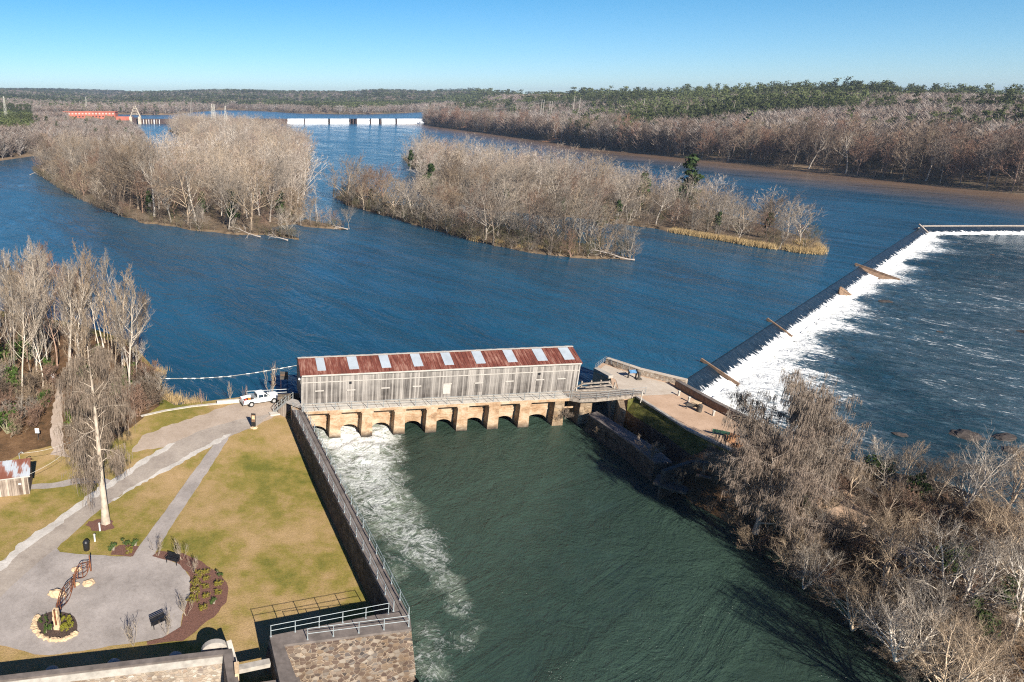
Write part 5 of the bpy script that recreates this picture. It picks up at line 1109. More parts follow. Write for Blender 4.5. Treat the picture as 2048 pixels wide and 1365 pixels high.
for px, py, pr, sc, lab in [(1368, 438, 0, 1.25, 'big dark cedar standing above the middle island near its right half'), (1278, 430, 1, .95, 'green cedar left of the big cedar on the middle island'), (853, 408, 0, .95, 'dark green evergreen at the gap behind the front strip'), (1232, 448, 1, .5, 'small green evergreen at the inlet of the middle island'), (1530, 478, 1, .5, 'little green cedar near the reed fringe'), (872, 318, 1, .7, 'dark evergreen at the head of the middle island'), (466, 455, 0, .75, 'narrow dark evergreen at the long island shore'), (405, 440, 1, .6, 'low olive evergreen in the long island wood edge'), (390, 398, 0, .45, 'olive evergreen patch inside the long island'), (820, 342, 1, .75, 'leaning green evergreen at the left head of the middle island'), (175, 368, 1, .5, 'low olive evergreen near the long island head'), (1200, 470, 0, .55, 'green evergreen among the front strip trunks'), (1010, 420, 1, .6, 'dark evergreen in the centre of the middle island'), (1120, 438, 0, .45, 'small dark evergreen behind the front strip middle'), (560, 440, 0, .6, 'dark evergreen at the right end of the long island'), (300, 430, 1, .55, 'olive evergreen near the long island left shore'), (520, 400, 1, .6, 'olive evergreen inside the right part of the long island'), (1430, 470, 1, .45, 'low green evergreen above the reeds'), (740, 415, 1, .45, 'olive evergreen at the left end of the front strip')]:
    place(CED[pr], P(px, py, .3), rnd.uniform(0, 6), sc*[1.75, 1.6][pr] if px not in (1368,) else 2.3, lab, 'tree', 'evergreens on the islands', (1, 1, 1, 1))
for i, (px, py) in enumerate([(951, 482), (999, 488), (1040, 497), (1056, 493), (1076, 500), (1118, 507), (1149, 509), (1212, 438), (1225, 447)]):
    pass
def grass_tris(pts, n, h, r, seed, wd=.06):
    q = random.Random(seed); T = []
    for _ in range(n):
        c = q.choice(pts); p = Vector((c[0]+q.gauss(0, r), c[1]+q.gauss(0, r), .1)); a = q.uniform(0, 6.28); s = Vector((math.cos(a), math.sin(a), 0))*wd*q.uniform(.6, 1.6); hh = h*q.uniform(.5, 1.1)
        T.append((p+s, p-s, p+Vector((q.gauss(0, .35)*hh*.6, q.gauss(0, .35)*hh*.6, hh))))
    return T
def grass_obj(name, pts, n, h, r, seed, label, cat, group=None, kind=None, wd=.06):
    o = mesh_arr(name, [[tuple(p) for p in t] for t in grass_tris(pts, n, h, r, seed, wd)], M['drygrass']); return put(o, label, cat, group, kind)
rl = resample(w([(1348, 465), (1400, 474), (1450, 482), (1500, 491), (1548, 499)]), .5, .3, 4, False); rt = resample(w([(1572, 500), (1600, 506), (1634, 508), (1634, 498), (1605, 494), (1600, 488), (1632, 490)]), .5, .5, 5, False)
grass_obj('reeds', rl+rt, 15000, 1.9, .9, 3, 'dry golden reeds fringing the middle island shore', 'reeds', None, 'stuff', .04)
clump = ['leftmost golden grass clump on the front strip shore', 'second golden grass clump from the left along the front strip', 'third golden grass clump along the front strip shore', 'golden grass clump just behind the third clump', 'small golden grass clump mid way along the front strip', 'golden grass clump right of the middle of the front strip', 'rightmost golden grass clump near the driftwood tip', 'golden grass clump at the inlet mouth of the middle island', 'second golden grass clump inside the inlet']
for i, (px, py) in enumerate([(951, 482), (999, 488), (1040, 497), (1056, 493), (1076, 500), (1118, 507), (1149, 509), (1212, 438), (1225, 447)]):
    grass_obj('grass_clump', [tuple(P(px, py, 0).xy)], 620, 1.4, .8, 60+i, clump[i], 'grass clump', 'golden grass clumps on the island shores', None, .045)
def snag(label, px, py, H, rx, rz, seed, sc=1.0):
    L, T, _ = grow(seed, H, n1=6, n2=3, n3=3, n4=1, spread=.6, up=.3, tw=.05, start=.35, wig=.16, r0=.22)
    t = thing('driftwood', label, 'driftwood', tuple(P(px, py, .3)), rz, 'driftwood at the island tips'); t.rotation_euler = (rx, 0, rz); L.build('trunk', M['log'], t, True); tri_obj(T, 'twigs', M['palebark'], t)
snag('bleached snag leaning out at the front strip tip', 1240, 516, 11, R_(62), R_(-70), 31); snag('grey driftwood branch lying off the front strip tip', 1268, 520, 8, R_(84), R_(-95), 32)
snag('pale driftwood tangle at the long island point', 520, 474, 10, R_(80), R_(-80), 33); snag('broken branch at the very tip of the long island point', 575, 481, 7, R_(76), R_(-100), 34)
snag('upright bleached snag beside the long island point', 562, 470, 7, R_(8), R_(20), 35); snag('grey log at the end of the low spit', 695, 459, 6, R_(82), R_(-85), 36); snag('small snag in the water left of the long island', 60, 350, 9, R_(70), R_(80), 37)
snag('slim bleached trunk in the channel beside the long island', 632, 425, 11, R_(8), R_(200), 38)
# ------------------------------------------------------------------ near left wood
wood_w = [G(*p).xy for p in [(-330, 880), (-200, 800), (0, 790), (95, 790), (100, 745), (140, 745), (150, 800), (200, 800), (270, 800), (300, 780), (290, 735), (250, 698), (150, 668), (0, 645), (-330, 625)]]
pos = poisson([tuple(p) for p in wood_w], 2.0, 77, 14000); q = random.Random(8); pos = [p for p in pos if -70 < PX((*p, .5))[0] < 320]; q.shuffle(pos); pos = pos[:98]
for x, y in pos:
    i = q.randrange(4); ti = q.choices(range(5), [4, 4, 1, 3, 1])[0]; sc = q.uniform(.65, 1.12); px_ = PX((x, y, .5))[0]
    ob = place(WOD[i], (x, y, zl(x, y)), q.uniform(0, 6.28), sc, None, 'tree', 'bare trees of the riverside wood', TINTS[ti][1], sc*q.uniform(.9, 1.1))
    back = y > 104; at = TINTS[ti][0]+(' dark barked' if i == 1 else '')+(' slender' if sc < .78 else ' tall' if sc > .95 else '')+' bare tree'
    queue(ob, ('at the river side of' if back else 'at the lawn side of')+' the riverside wood', at, px_)
for px, py, s, lab in [(258, 792, 1.12, 'tall open bare tree at the right edge of the riverside wood'), (140, 770, 1.15, 'tallest white stemmed tree beside the trail in the riverside wood'), (45, 800, 1.05, 'white trunked bare tree at the frame edge of the wood')]:
    place(WOD[0], G(px, py), px, s, lab, 'tree', None, (1.25, 1.2, 1.12, 1), s*1.05)
bl_ = poisson([tuple(G(*p).xy) for p in [(-60, 905), (0, 880), (70, 870), (98, 850), (96, 760), (0, 760), (-60, 770)]]+[], 1.3, 5, 5000)[:46]+poisson([tuple(G(*p).xy) for p in [(150, 880), (255, 850), (315, 808), (300, 760), (200, 790), (150, 800)]], 1.3, 6, 5000)[:36]
for i, (x, y) in enumerate(bl_):
    ti = (1, 2, 4, 0)[i % 4]; ob = place(BRU[i % 2], (x, y, zl(x, y)), q.uniform(0, 6), q.uniform(.7, 1.7), None, 'brush', 'brush along the riverside wood', TINTS[ti][1])
    queue(ob, 'left of the dirt trail' if PX((x, y, 0))[0] < 110 else 'between the trail and the river kerb', TINTS[ti][0]+' leafless brush', PX((x, y, 0))[0])
for px, py, s, lab in [(152, 862, 1.0, 'yellow green shrub at the right of the dirt trail'), (60, 720, 1.5, 'bright green evergreen bush inside the riverside wood'), (15, 868, 1.1, 'dark green bush at the frame edge of the wood'), (170, 765, 1.0, 'green bush behind the bare stems right of the trail'), (292, 788, .7, 'small green bush near the river kerb'), (90, 815, .8, 'low green bush left of the dirt trail'), (200, 735, 1.1, 'green bush among trunks by the river'), (35, 790, 1.3, 'dark green bush between pale trunks left of the trail'), (95, 760, 1.1, 'olive bush at the far end of the trail'), (180, 830, .9, 'olive bush beside the yellow green shrub'), (240, 800, 1.0, 'green bush behind the mossy tree crown'), (262, 770, 1.0, 'dark bush near the wood tip by the river'), (10, 740, 1.4, 'large dark bush at the frame edge deep in the wood')]:
    place(EVB[px % 2], G(px, py), px, s, lab, 'shrub', 'green bushes in the riverside wood', (1.5, 1.35, .8, 1) if px == 152 else (1, 1.1, .8, 1))
for px, py, lab in [(320, 790, 'golden weeds on the bank right of the wood'), (345, 800, 'golden weeds by the river beside the kerb'), (310, 745, 'golden weeds at the wood edge above the water'), (385, 808, 'dry weeds on the kerb left of the pickup')]:
    grass_obj('weeds', [tuple(P(px, py, .3).xy)], 500, 1.2, .9, px, lab, 'weeds', 'dry weeds along the river bank', None, .025)
for px, py, s, lab in [(541, 797, 1.3, 'thin bare sapling behind the steel fence'), (461, 803, .7, 'small pale bare sapling left of the pickup'), (405, 812, .6, 'twin stemmed bare sapling on the river kerb'), (490, 802, .6, 'low brown sapling at the fence end')]:
    place(MYR, P(px, py, .5), px, s*1.1, lab, 'sapling', 'bare saplings along the river wall', TINTS[1 if s > .65 else 2][1], s*1.9)
place(MOSS_L, G(212, 1046), 1.2, 1.0, 'tall white trunked tree draped in grey moss beside the road', 'tree', None, (1.05, .98, .9, 1))
for px, py, s, lab in [(315, 1113, 1.0, 'bare shrub at the mouth of the grey path'), (364, 1121, 1.05, 'bare shrub behind the bench on the mulch crescent'), (386, 1146, .85, 'bare shrub right of the upper bench on the mulch'), (373, 1233, .95, 'bare shrub at the inner curve of the mulch crescent'), (334, 1271, .95, 'bare shrub overlapping the lower black bench'), (267, 1292, 1.15, 'bare shrub on the plaza edge near the rubble wall')]:
    place(MYR, G(px, py, .05), px*.7, s, lab, 'shrub', 'bare shrubs round the plaza', (.8, .74, .66, 1))
sm = [(250, 1091, 0, 1.2), (272, 1093, 0, 1.0), (228, 1102, 0, 1.15), (258, 1106, 1, .9), (413, 1148, 1, .9), (438, 1152, 0, .9), (396, 1155, 1, 1.0), (413, 1161, 1, .8), (392, 1172, 1, 1.0), (412, 1178, 1, .8), (438, 1172, 1, 1.0), (391, 1188, 1, 1.0), (437, 1190, 1, .85), (413, 1196, 1, .85), (386, 1206, 1, 1.1), (429, 1209, 0, .85), (407, 1220, 1, .95)]
for i, (px, py, k, s) in enumerate(sm):
    ob = place(SML[k], G(px, py, .06), px, s*1.15, None, 'shrub', 'small shrubs in the mulch beds', (1.1, 1.1, 1, 1) if k == 0 else (1, .85, .7, 1), s*.85)
    queue(ob, 'in the small mulch patch by the path' if i < 4 else ('in the upper half of the mulch crescent' if py < 1180 else 'in the lower half of the mulch crescent'), 'rounded green shrub' if k == 0 else 'straw green shrub', px)
for i in range(22):
    a = rnd.uniform(0, 6.28); r = rnd.uniform(.45, .92); px, py = 113+36*r*math.cos(a), 1252+23*r*math.sin(a)
    if abs(px-114) < 5 and py > 1250: continue
    k = 0 if px < 118 else 1; ob = place(SML[k], G(px, py, .07), a, rnd.uniform(.38, .58), None, 'plant', 'plants in the round bed', (1, 1.1, .8, 1) if k == 0 else (1.2, 1.15, .7, 1), .7)
    queue(ob, 'in the round bed '+('behind' if py < 1252 else 'in front of')+' the sculpture post', 'small dark green plant' if k == 0 else 'small yellow green plant', px)
# ------------------------------------------------------------------ trees on the right bank of the canal
place(MOSS_R, (*P(1512, 1062, 1.2).xy, 1.0), 4.4, .66, 'lower mossy tree drooping its grey twigs over the canal edge', 'tree', None, (1.25, 1.15, 1.08, 1))
place(MOSS_R, (*P(1556, 1006, 2.6).xy, 2.3), 2.1, .81, 'broad leafless tree hung with grey moss at the point end', 'tree', None, (1.2, 1.14, 1.08, 1))
for i, (px, py, s, k) in enumerate([(1905, 1075, 1.05, 0), (1800, 1010, .62, 2), (1745, 985, .6, 0), (1990, 1075, .9, 2), (2040, 1140, .95, 0), (1700, 1110, .7, 1), (1640, 1085, .55, 1), (1770, 1170, .85, 1), (1850, 1165, 1.0, 0), (1950, 1200, 1.05, 2), (1830, 1270, .95, 1), (1900, 1330, 1.0, 0), (2010, 1310, 1.1, 2), (2055, 1420, 1.1, 0), (1960, 1450, 1.0, 1), (1720, 1215, .75, 1), (2100, 1230, 1.05, 0), (1860, 1030, .7, 2), (2110, 1100, .9, 1), (1690, 1030, .5, 2), (1800, 1100, .8, 2), (2000, 1180, .9, 1), (1620, 1135, .55, 1), (1760, 1075, .6, 0), (1900, 1240, .95, 1), (1880, 1420, .9, 1), (1790, 1325, .7, 1), (1600, 1100, .8, 1), (1770, 1000, .55, 1), (1835, 1008, .6, 1), (1925, 1035, .7, 1), (2000, 1058, .75, 2), (2070, 1085, .8, 1), (1960, 1110, .7, 1), (2045, 1225, .8, 1)]):
    p = P(px, py, 1.5); z = bank_z(p.x, p.y); s *= .9
    if polyd(p.x, p.y, trail_c) < 1.8: continue
    ti = [0, 1, 3, 1, 0, 4][i % 6]; ob = place(FGT[k], (p.x, p.y, z), i*1.7, s, None, 'tree', 'bare trees on the wooded canal bank', tuple(k_*1.3 for k_ in TINTS[ti][1][:3])+(1,), s*[1, 1.1, .9][i % 3])
    d1, d2 = polyd(p.x, p.y, cz), polyd(p.x, p.y, rz_); queue(ob, ('overhanging the canal from' if d1 < d2 else 'on the river side of')+' the wooded bank', TINTS[ti][0]+(' small' if s < .65 else ' tall' if s > .95 else '')+' bare tree', PX(p)[0])
bp_ = poisson([tuple(P(*p, 1.5).xy) for p in [(1520, 960), (1620, 990), (1760, 1000), (1900, 1040), (2060, 1110), (2090, 1400), (1900, 1380), (1720, 1230), (1600, 1130), (1480, 1040)]], 1.5, 15, 7000); q.shuffle(bp_)
bp_ = [p for p in bp_ if polyd(*p, trail_c) > 1.3][:115]
for i, (x, y) in enumerate(bp_):
    ti = (0, 1, 2, 4, 1)[i % 5]; ob = place(BRU[i % 2], (x, y, bank_z(x, y)), i*2.1, q.uniform(.6, 1.2), None, 'brush', 'brush on the wooded canal bank', TINTS[ti][1]); px_ = PX((x, y, 1))[0]
    queue(ob, ('high on' if y > 62 else 'half way down' if y > 50 else 'low on')+(' the canal edge' if polyd(x, y, cz) < polyd(x, y, rz_) else ' the river edge')+' of the bank', TINTS[ti][0]+' leafless brush', px_)
for px, py, s, lab in [(1600, 1030, .9, 'dark green bush under the mossy tree on the bank'), (1745, 985, 1.1, 'dark evergreen bush at the dark parapet end'), (1880, 1180, 1.1, 'green bush under bare branches mid way down the bank'), (2000, 1250, 1.0, 'green bush near the frame edge on the wooded bank'), (1560, 1045, .7, 'low green bush on the canal side of the mossy tree'), (1820, 1020, .9, 'dark bush on the river side of the wooded bank'), (1940, 1290, .9, 'green bush low on the wooded bank')]:
    p = P(px, py, 1.6); place(EVB[px % 2], (p.x, p.y, bank_z(p.x, p.y)), px, s, lab, 'shrub', 'green bushes on the wooded bank', (.7, .75, .6, 1))
for px, py, z, s, lab in [(1303, 915, 1.5, 1.0, 'round bare bush growing on the lock wall end'), (1325, 960, -.8, .8, 'bare bush at the water below the lock wall'), (1110, 842, -.5, .5, 'bare twigs growing from the second last pier'), (1130, 838, .4, .55, 'bare branches growing in the last arch')]:
    place(BRU[0], P(px, py, z), px, s, lab, 'bush', 'bare bushes rooted in masonry', (1.1, 1.0, .9, 1))
wp = [(P(a, b, -.4), i) for i, (a, b) in enumerate([(1195, 868), (1212, 880), (1232, 893), (1250, 905), (1270, 918), (1288, 930), (1345, 985), (1385, 1005), (1420, 1025), (1460, 1050)])]
for p, i in wp:
    ob = place(BRU[1], p, i*1.3, .42 if i < 6 else .7, None, 'weeds', 'dry weeds hanging on the canal side masonry', TINTS[4 if i % 3 else 1][1]); queue(ob, 'on the face of the lock wall' if i < 6 else 'at the water below the lock gate', ('dark' if i % 3 else 'tan')+' dead weeds clinging', PX(p)[0])
# ------------------------------------------------------------------ the far right bank: front row as things, the rest one wood
q = random.Random(44); sh = resample(right_shore[1:], 1.0, 0, 0, False); n_c = n_s = 0; used = []
def inland(i, d):
    a = Vector(sh[max(0, i-4)]); b = Vector(sh[min(len(sh)-1, i+4)]); t = (b-a).normalized(); nn = Vector((t.y, -t.x))
    p = Vector(sh[i])+nn*d; return p if inside(p.x, p.y, rightland) else Vector(sh[i])-nn*d
i = 6
while i < len(sh)-4:
    for d in (q.uniform(3.5, 7), q.uniform(11, 17), q.uniform(20, 28)):
        p = inland(min(len(sh)-1, i+q.randrange(-3, 4)), d); z = float(far_h(p.x, p.y)); px_ = PX((p.x, p.y, z))[0]
        if not -40 < px_ < 2150 or z < 0: continue
        used.append((p.x, p.y)); far = p.length > 640
        if far and d > 10: continue
        sec = ['near the dam', 'by the sandy clearing', 'behind the middle island', 'across from the reeds', 'across from the weir corner', 'at the frame edge'][min(5, max(0, int((px_-850)/200)))]
        row = 'front row' if d < 8 else 'second row' if d < 18 else 'third row'
        if q.random() < .13:
            ob = place(q.choice(PAL), (p.x, p.y, z-.3), q.uniform(0, 6), q.uniform(1.3, 1.7), None, 'tree', 'white limbed trees on the far bank', (1.1, 1.05, 1, 1), name='sycamore_tree'); queue(ob, f'in the {row} {sec}', 'white limbed bare tree', px_)
        else:
            ti = q.choice([0, 1, 2, 2, 4]); sc = q.uniform(.78, 1.05); ob = place(q.choice(CYP), (p.x, p.y, z-.3), q.uniform(0, 6), sc, None, 'tree', 'russet trees on the far bank', [(1, 1, 1, 1), (1.2, 1.15, 1.05, 1), (1.15, .9, .8, 1), (1, 1, 1, 1), (.8, .75, .7, 1)][ti], sc*q.uniform(.9, 1.1))
            queue(ob, f'in the {row} {sec}', ['russet', 'tan', 'rusty red', 'tan', 'dark brown'][ti]+' cypress tree', px_)
    i += int(7.5+.006*Vector(sh[i]).length+q.random()*2)
# random points over the far ground
def scatter(pxa, pxb, r0, r1, n, seed):
    g = np.random.default_rng(seed); px = g.uniform(pxa, pxb, n); r = np.sqrt(g.uniform(r0**2, r1**2, n)); az_ = np.arctan((px-XC)/(FPX*1.06)); return np.sin(az_)*r, np.cos(az_)*r
def noise2(X, Y, s): return np.sin(X/s+1.3*np.sin(Y/s*.7+1))*np.sin(Y/s*1.1+1.7*np.sin(X/s*.6+2))
def woods_points():
    out = []
    for pxa, pxb, r0, r1, n, k in [(830, 2250, 330, 900, 15000, 1), (830, 2250, 900, 1500, 9000, 1.15), (830, 1300, 1500, 2600, 5000, 1.6), (-250, 300, 470, 760, 3600, 1), (-250, 300, 760, 1500, 6500, 1.15), (-250, 900, 1500, 2300, 8500, 1.4), (-250, 960, 2300, 4600, 9500, 2.6), (-300, 300, 4600, 7100, 3000, 5)]:
        X, Y = scatter(pxa, pxb, r0, r1, n, int(r0+pxa+500)); h = far_h(X, Y); d = np.minimum(np.minimum(np_dist(X, Y, right_shore), np_dist(X, Y, left_shore)), np.minimum(np_dist(X, Y, lake_far), np_dist(X, Y, lake_right)))
        ok = (h > .2) & (d > 3); rg = np_inside(X, Y, rightland); ok &= ~(rg & (d < 30) & (np.hypot(X, Y) < 640))
        for x, y, z, dd, rgt in zip(X[ok], Y[ok], h[ok], d[ok], rg[ok]): out.append((x, y, z, dd, rgt, k))
    return out
WP = woods_points(); MASSF = []; pines = []; q = random.Random(9)
ax_ = np.array([(a[0], a[1]) for a in WP]); pn = .6*noise2(ax_[:, 0], ax_[:, 1], 60.0)+.9*noise2(ax_[:, 0]+300, ax_[:, 1], 210.0)
CLEAR = [(P(950, 259, 0).xy, 24), (P(1110, 284, 0).xy, 12)]
for (x, y, z, dd, rgt, k), nn in zip(WP, pn):
    r = math.hypot(x, y); px_ = XC+x/y*FPX*1.06
    if any((Vector((x, y))-c).length < cr_ for c, cr_ in CLEAR): continue
    if rgt: pr = (0 if dd < 38 else .16 if dd < 80 else .36 if dd < 200 else .52)+nn*.6
    elif r < 700: pr = -.2+nn*.12
    elif r < 1500: pr = (.75 if px_ < 60 else .0)+nn*.15 if px_ < 110 else .02
    elif r < 2300: pr = .1 if px_ < 420 else (-.2 if dd < 45 else .85)
    else: pr = .66+nn*.3
    if px_ < 330 and 1150 < r < 1520 and px_ > 130: continue
    pine = q.random() < pr; s = q.uniform(14, 22) if pine else q.uniform(13, 20)
    if rgt and dd < 60 and not pine: s *= 1.25
    if rgt and pine and r > 650 and q.random() < .3: s *= q.uniform(1.15, 1.5)
    if 90 < px_ < 345 and 640 < r < 1270 and not rgt: s *= .68
    if pine and rgt and r < 820 and len(pines) < 170 and dd > 25: pines.append((r, x, y, z, s, px_)); continue
    MASSF.append((x, y, z-.5, s, k, pine, q.random(), r))
for r, x, y, z, s, px_ in pines:
    g = q.uniform(.8, 1.2); ob = place(q.choice(PIN), (x, y, z-.4), q.uniform(0, 6), s/19, None, 'tree', 'pines on the slope above the far bank', (g, g, g*.95, 1))
    queue(ob, ['above the far dam end', 'above the sandy clearing', 'above the middle island', 'above the bank facing the reeds', 'above the bank facing the weir corner', 'at the right frame edge'][min(5, max(0, int((px_-850)/200)))]+(' low on the slope' if r < 560 else ' half way up' if r < 700 else ' high up'), 'green pine', px_)
def tri_soup(L, T):
    out = []
    for f in L.f:
        for j in range(1, len(f)-1): out.append((L.v[f[0]], L.v[f[j]], L.v[f[j+1]]))
    return np.array(out+[[tuple(p) for p in t] for t in T], np.float32)
def merged(name, groups, label, cat, mname):
    """groups: (template, array of x y z scale rz r g b) joined into ONE mesh of what nobody could count"""
    VS = []; CS = []
    for tpl, a in groups:
        if len(a) == 0: continue
        a = np.array(a, np.float32); co, si = np.cos(a[:, 4]), np.sin(a[:, 4]); t = tpl.reshape(-1, 3); x = t[:, 0][None]*co[:, None]-t[:, 1][None]*si[:, None]; y = t[:, 0][None]*si[:, None]+t[:, 1][None]*co[:, None]
        v = np.stack([x*a[:, 3:4]*a[:, 8:9]+a[:, 0:1], y*a[:, 3:4]*a[:, 8:9]+a[:, 1:2], t[:, 2][None]*a[:, 3:4]+a[:, 2:3]], -1); VS.append(v.reshape(-1, 3)); CS.append(np.repeat(a[:, 5:8], len(t), 0))
    V = np.concatenate(VS); Cc = np.concatenate(CS); o = np_mesh(name, V, np.arange(len(V)).reshape(-1, 3), M[mname], False)
    at_ = o.data.attributes.new('tint', 'FLOAT_COLOR', 'POINT'); at_.data.foreach_set('color', np.concatenate([Cc, np.ones((len(Cc), 1), np.float32)], 1).astype(np.float32).ravel()); return put(o, label, cat, None, 'stuff')
t_ = NT('mass'); a_ = t_.at('tint'); M['mass'] = t_.done(a_.outputs['Color'], .85, .1)
def bare_tpl(seed, n2=3, n3=5, n4=3, tw=.06, sp_=1.2): L, T, _ = grow(seed, 15, n1=11, n2=n2, n3=n3, n4=n4, spread=sp_, up=.15, tw=tw, start=.14, wig=.19, r0=.26, lr=.6); return tri_soup(L, T)/15
mid = [bare_tpl(600+i) for i in range(4)]
def low_bare(seed, nb=150, kw=.62):
    q = random.Random(seed); T = []
    for i in range(nb):
        u = q.uniform(.15, 1); z0 = u*.62; a = q.uniform(0, 6.28); ln = q.uniform(.12, .29)*(1.2-u*.4); d = Vector((math.cos(a)*.8, math.sin(a)*.8, q.uniform(.35, 1.1))).normalized(); b = Vector((math.cos(a)*.1*u, math.sin(a)*.1*u, z0)) if i < nb*.55 else Vector((math.cos(a)*q.uniform(.05, .26), math.sin(a)*q.uniform(.05, .26), q.uniform(.3, .8))); s = d.cross(Vector((q.uniform(-1, 1), q.uniform(-1, 1), q.uniform(-1, 1)))).normalized()*q.uniform(.011, .02)*kw; T.append((b+s, b-s, b+d*ln))
    T.append((Vector((.018, 0, -.05)), Vector((-.018, 0, -.05)), Vector((0, 0, .8)))); T.append((Vector((0, .018, -.05)), Vector((0, -.018, -.05)), Vector((0, 0, .8))))
    return np.array([[tuple(p) for p in t] for t in T], np.float32)
def low_pine(seed, n=170, w=.17):
    q = random.Random(seed); T = [(Vector((.016, 0, -.05)), Vector((-.016, 0, -.05)), Vector((0, 0, .9)))]; cs = [Vector((q.uniform(-.15, .15)*(1.3-z_), q.uniform(-.15, .15)*(1.3-z_), z_)) for z_ in [q.uniform(.35, .94) for _ in range(11)]]
    for _ in range(n):
        c = q.choice(cs); d = Vector((q.gauss(0, 1), q.gauss(0, 1), q.gauss(0, .7))).normalized(); p = c+d*q.uniform(.04, .12); u = Vector((q.gauss(0, 1), q.gauss(0, 1), q.gauss(0, .7))).normalized(); v = u.cross(d+Vector((.01, 0, .02))).normalized(); s = q.uniform(.035, .07)*w/.26; T.append((p+u*s, p-u*s*.5+v*s*.7, p-u*s*.5-v*s*.7))
    return np.array([[tuple(p) for p in t] for t in T], np.float32)
lb = [low_bare(700+i) for i in range(4)]; lp_ = [low_pine(720+i) for i in range(4)]; lf = [low_bare(730, 60, 1.2), ]; lpf = [low_pine(740, 70, .28), low_pine(741, 70, .28)]
tcol = [(.30, .25, .205), (.33, .26, .19), (.27, .185, .145), (.44, .39, .34), (.20, .16, .13)]
gr = [(mid[i], []) for i in range(4)]
for i, (x, y, z, s, kd, ti) in enumerate(MASS): f = .7+.65*((i*37) % 100)/100; gr[i % 4][1].append((x, y, z, s, i*1.3, *[c*f for c in tcol[ti]], 1.0))
und = [bare_tpl(640+i, 3, 4, 4, .05, 1.3) for i in range(2)]; UN = [(und[0], []), (und[1], [])]; qu = random.Random(71)
def under(poly, n, lo, hi, zz=.3):
    xs = [p[0] for p in poly]; ys = [p[1] for p in poly]; k = 0
    while k < n:
        x, y = qu.uniform(min(xs), max(xs)), qu.uniform(min(ys), max(ys))
        if not inside(x, y, poly): continue
        k += 1; c = qu.choice([(.15, .115, .085), (.20, .155, .12), (.11, .10, .05), (.24, .19, .15), (.085, .09, .035)]); f = qu.uniform(.8, 1.25); UN[k % 2][1].append((x, y, zz, qu.uniform(lo, hi), qu.uniform(0, 6), *[v*f for v in c], 1.25))
under(o_isf, 420, 2.2, 5.5); under(o_isb, 900, 2.2, 6); under(o_isa, 1300, 2.5, 6.5); under(o_iss, 50, 1.2, 2.6)
for o_, n_ in ((ISF, 260), (ISA[:13], 300), (ISB, 300)):
    rs_ = resample(w(o_), 1.2, 1.2, 3, False)
    for _ in range(n_): p = qu.choice(rs_); c = qu.choice([(.17, .13, .095), (.22, .18, .14), (.13, .115, .06)]); UN[0][1].append((p[0], p[1]+1.2, .2, qu.uniform(1.6, 4), qu.uniform(0, 6), *c, 1.4))
for _ in range(900):
    p = inland(qu.randrange(5, len(sh)-5), qu.uniform(1.5, 24)); z = float(far_h(p.x, p.y)); c = qu.choice([(.12, .09, .065), (.17, .125, .09), (.08, .075, .04), (.20, .15, .12)]); UN[_ % 2][1].append((p.x, p.y, z-.2, qu.uniform(4, 9), qu.uniform(0, 6), *c, 1.2))
merged('undergrowth', UN, 'brown leafless undergrowth along the islands and the far bank', 'undergrowth', 'mass')
merged('island_wood', gr, 'dense bare woodland filling the long island behind its front trees', 'woodland', 'mass')
gr = [(t, []) for t in lb+lp_]; gf = [(t, []) for t in lf+lpf]
for i, (x, y, z, s, k, pine, rv_, r) in enumerate(MASSF):
    f = (.72+.5*rv_)*(.85+.3*math.sin(x*.013+2*math.sin(y*.009))); 
    c = (.092*f, .108*f, .044*f) if pine else tuple(v*(.8+.35*rv_) for v in [(.235, .19, .165), (.225, .165, .135), (.265, .22, .185), (.30, .27, .245), (.19, .15, .125)][i % 5])
    a = (x, y, z, s, i*1.7, *c, k)
    if r > 1500: gf[(1+i % 2) if pine else 0][1].append(a)
    else: gr[(4+i % 4) if pine else i % 4][1].append(a)
merged('woods', gr, 'mixed pine and leafless woods covering the river banks', 'woods', 'mass'); merged('far_woods', gf, 'distant forest rolling over the hills behind the lake', 'forest', 'mass')
# ------------------------------------------------------------------ powerhouse, far dam, poles
YD = damL.y
def FD(px, dz=0.0, off=0.0): u = (px-262)/(848-262); p = damL.lerp(damR, u); return Vector((p.x, p.y+off, dz))
dm = thing('spillway_dam', 'distant spillway dam veiled in white falling water', 'dam', tuple(FD(575)))
for a, b in [(575, 608), (610, 656), (660, 698), (714, 739), (742, 757), (763, 790), (794, 848)]:
    p, q_ = FD(a), FD(b); k = MB(); k.add([(p.x, p.y, 8.6), (q_.x, q_.y, 8.6), (q_.x, q_.y-5, -.5), (p.x, p.y-5, -.5), (p.x, p.y+8, 8.7), (q_.x, q_.y+8, 8.7)], [(3, 2, 1, 0), (0, 1, 5, 4)]); k.build('spill_face', M['far_white'], dm)
for a in (609, 658, 700, 706, 712, 740, 760, 792):
    k = MB(); p = FD(a); k.box((p.x, p.y-1, 4.1), (1.0 if a not in (700, 706, 712, 760) else 2.4, 9, 9.4)); k.build('pier', M['darkrust'], dm)
gdm = thing('gate_dam', 'dark gated dam section with white water streaks near the brick powerhouse', 'dam', tuple(FD(275)))
p0, p1 = FD(274), FD(575); k = MB(); k.beam((p0.x, p0.y, 4), (p1.x, p1.y, 4), 5, 9.5); k.build('wall', M['darkrust'], gdm)
for i in range(9):
    p = FD(278+i*5.2); k = MB(); k.box((p.x, p.y-2.9, 3.5), (.9 if i % 3 else 1.6, .5, 8)); k.build('streak', M['far_concrete'] if i % 2 else M['far_white'], gdm)
ph = thing('powerhouse', 'long red brick powerhouse beside the distant dam', 'building', tuple(FD(190)))
a, b = P(130, 232, 8), P(231, 232, 8); yb = YD+4; xa, xb = [(k_-XC)/FPX*(yb*cp+34*sp) for k_ in (128, 231)]
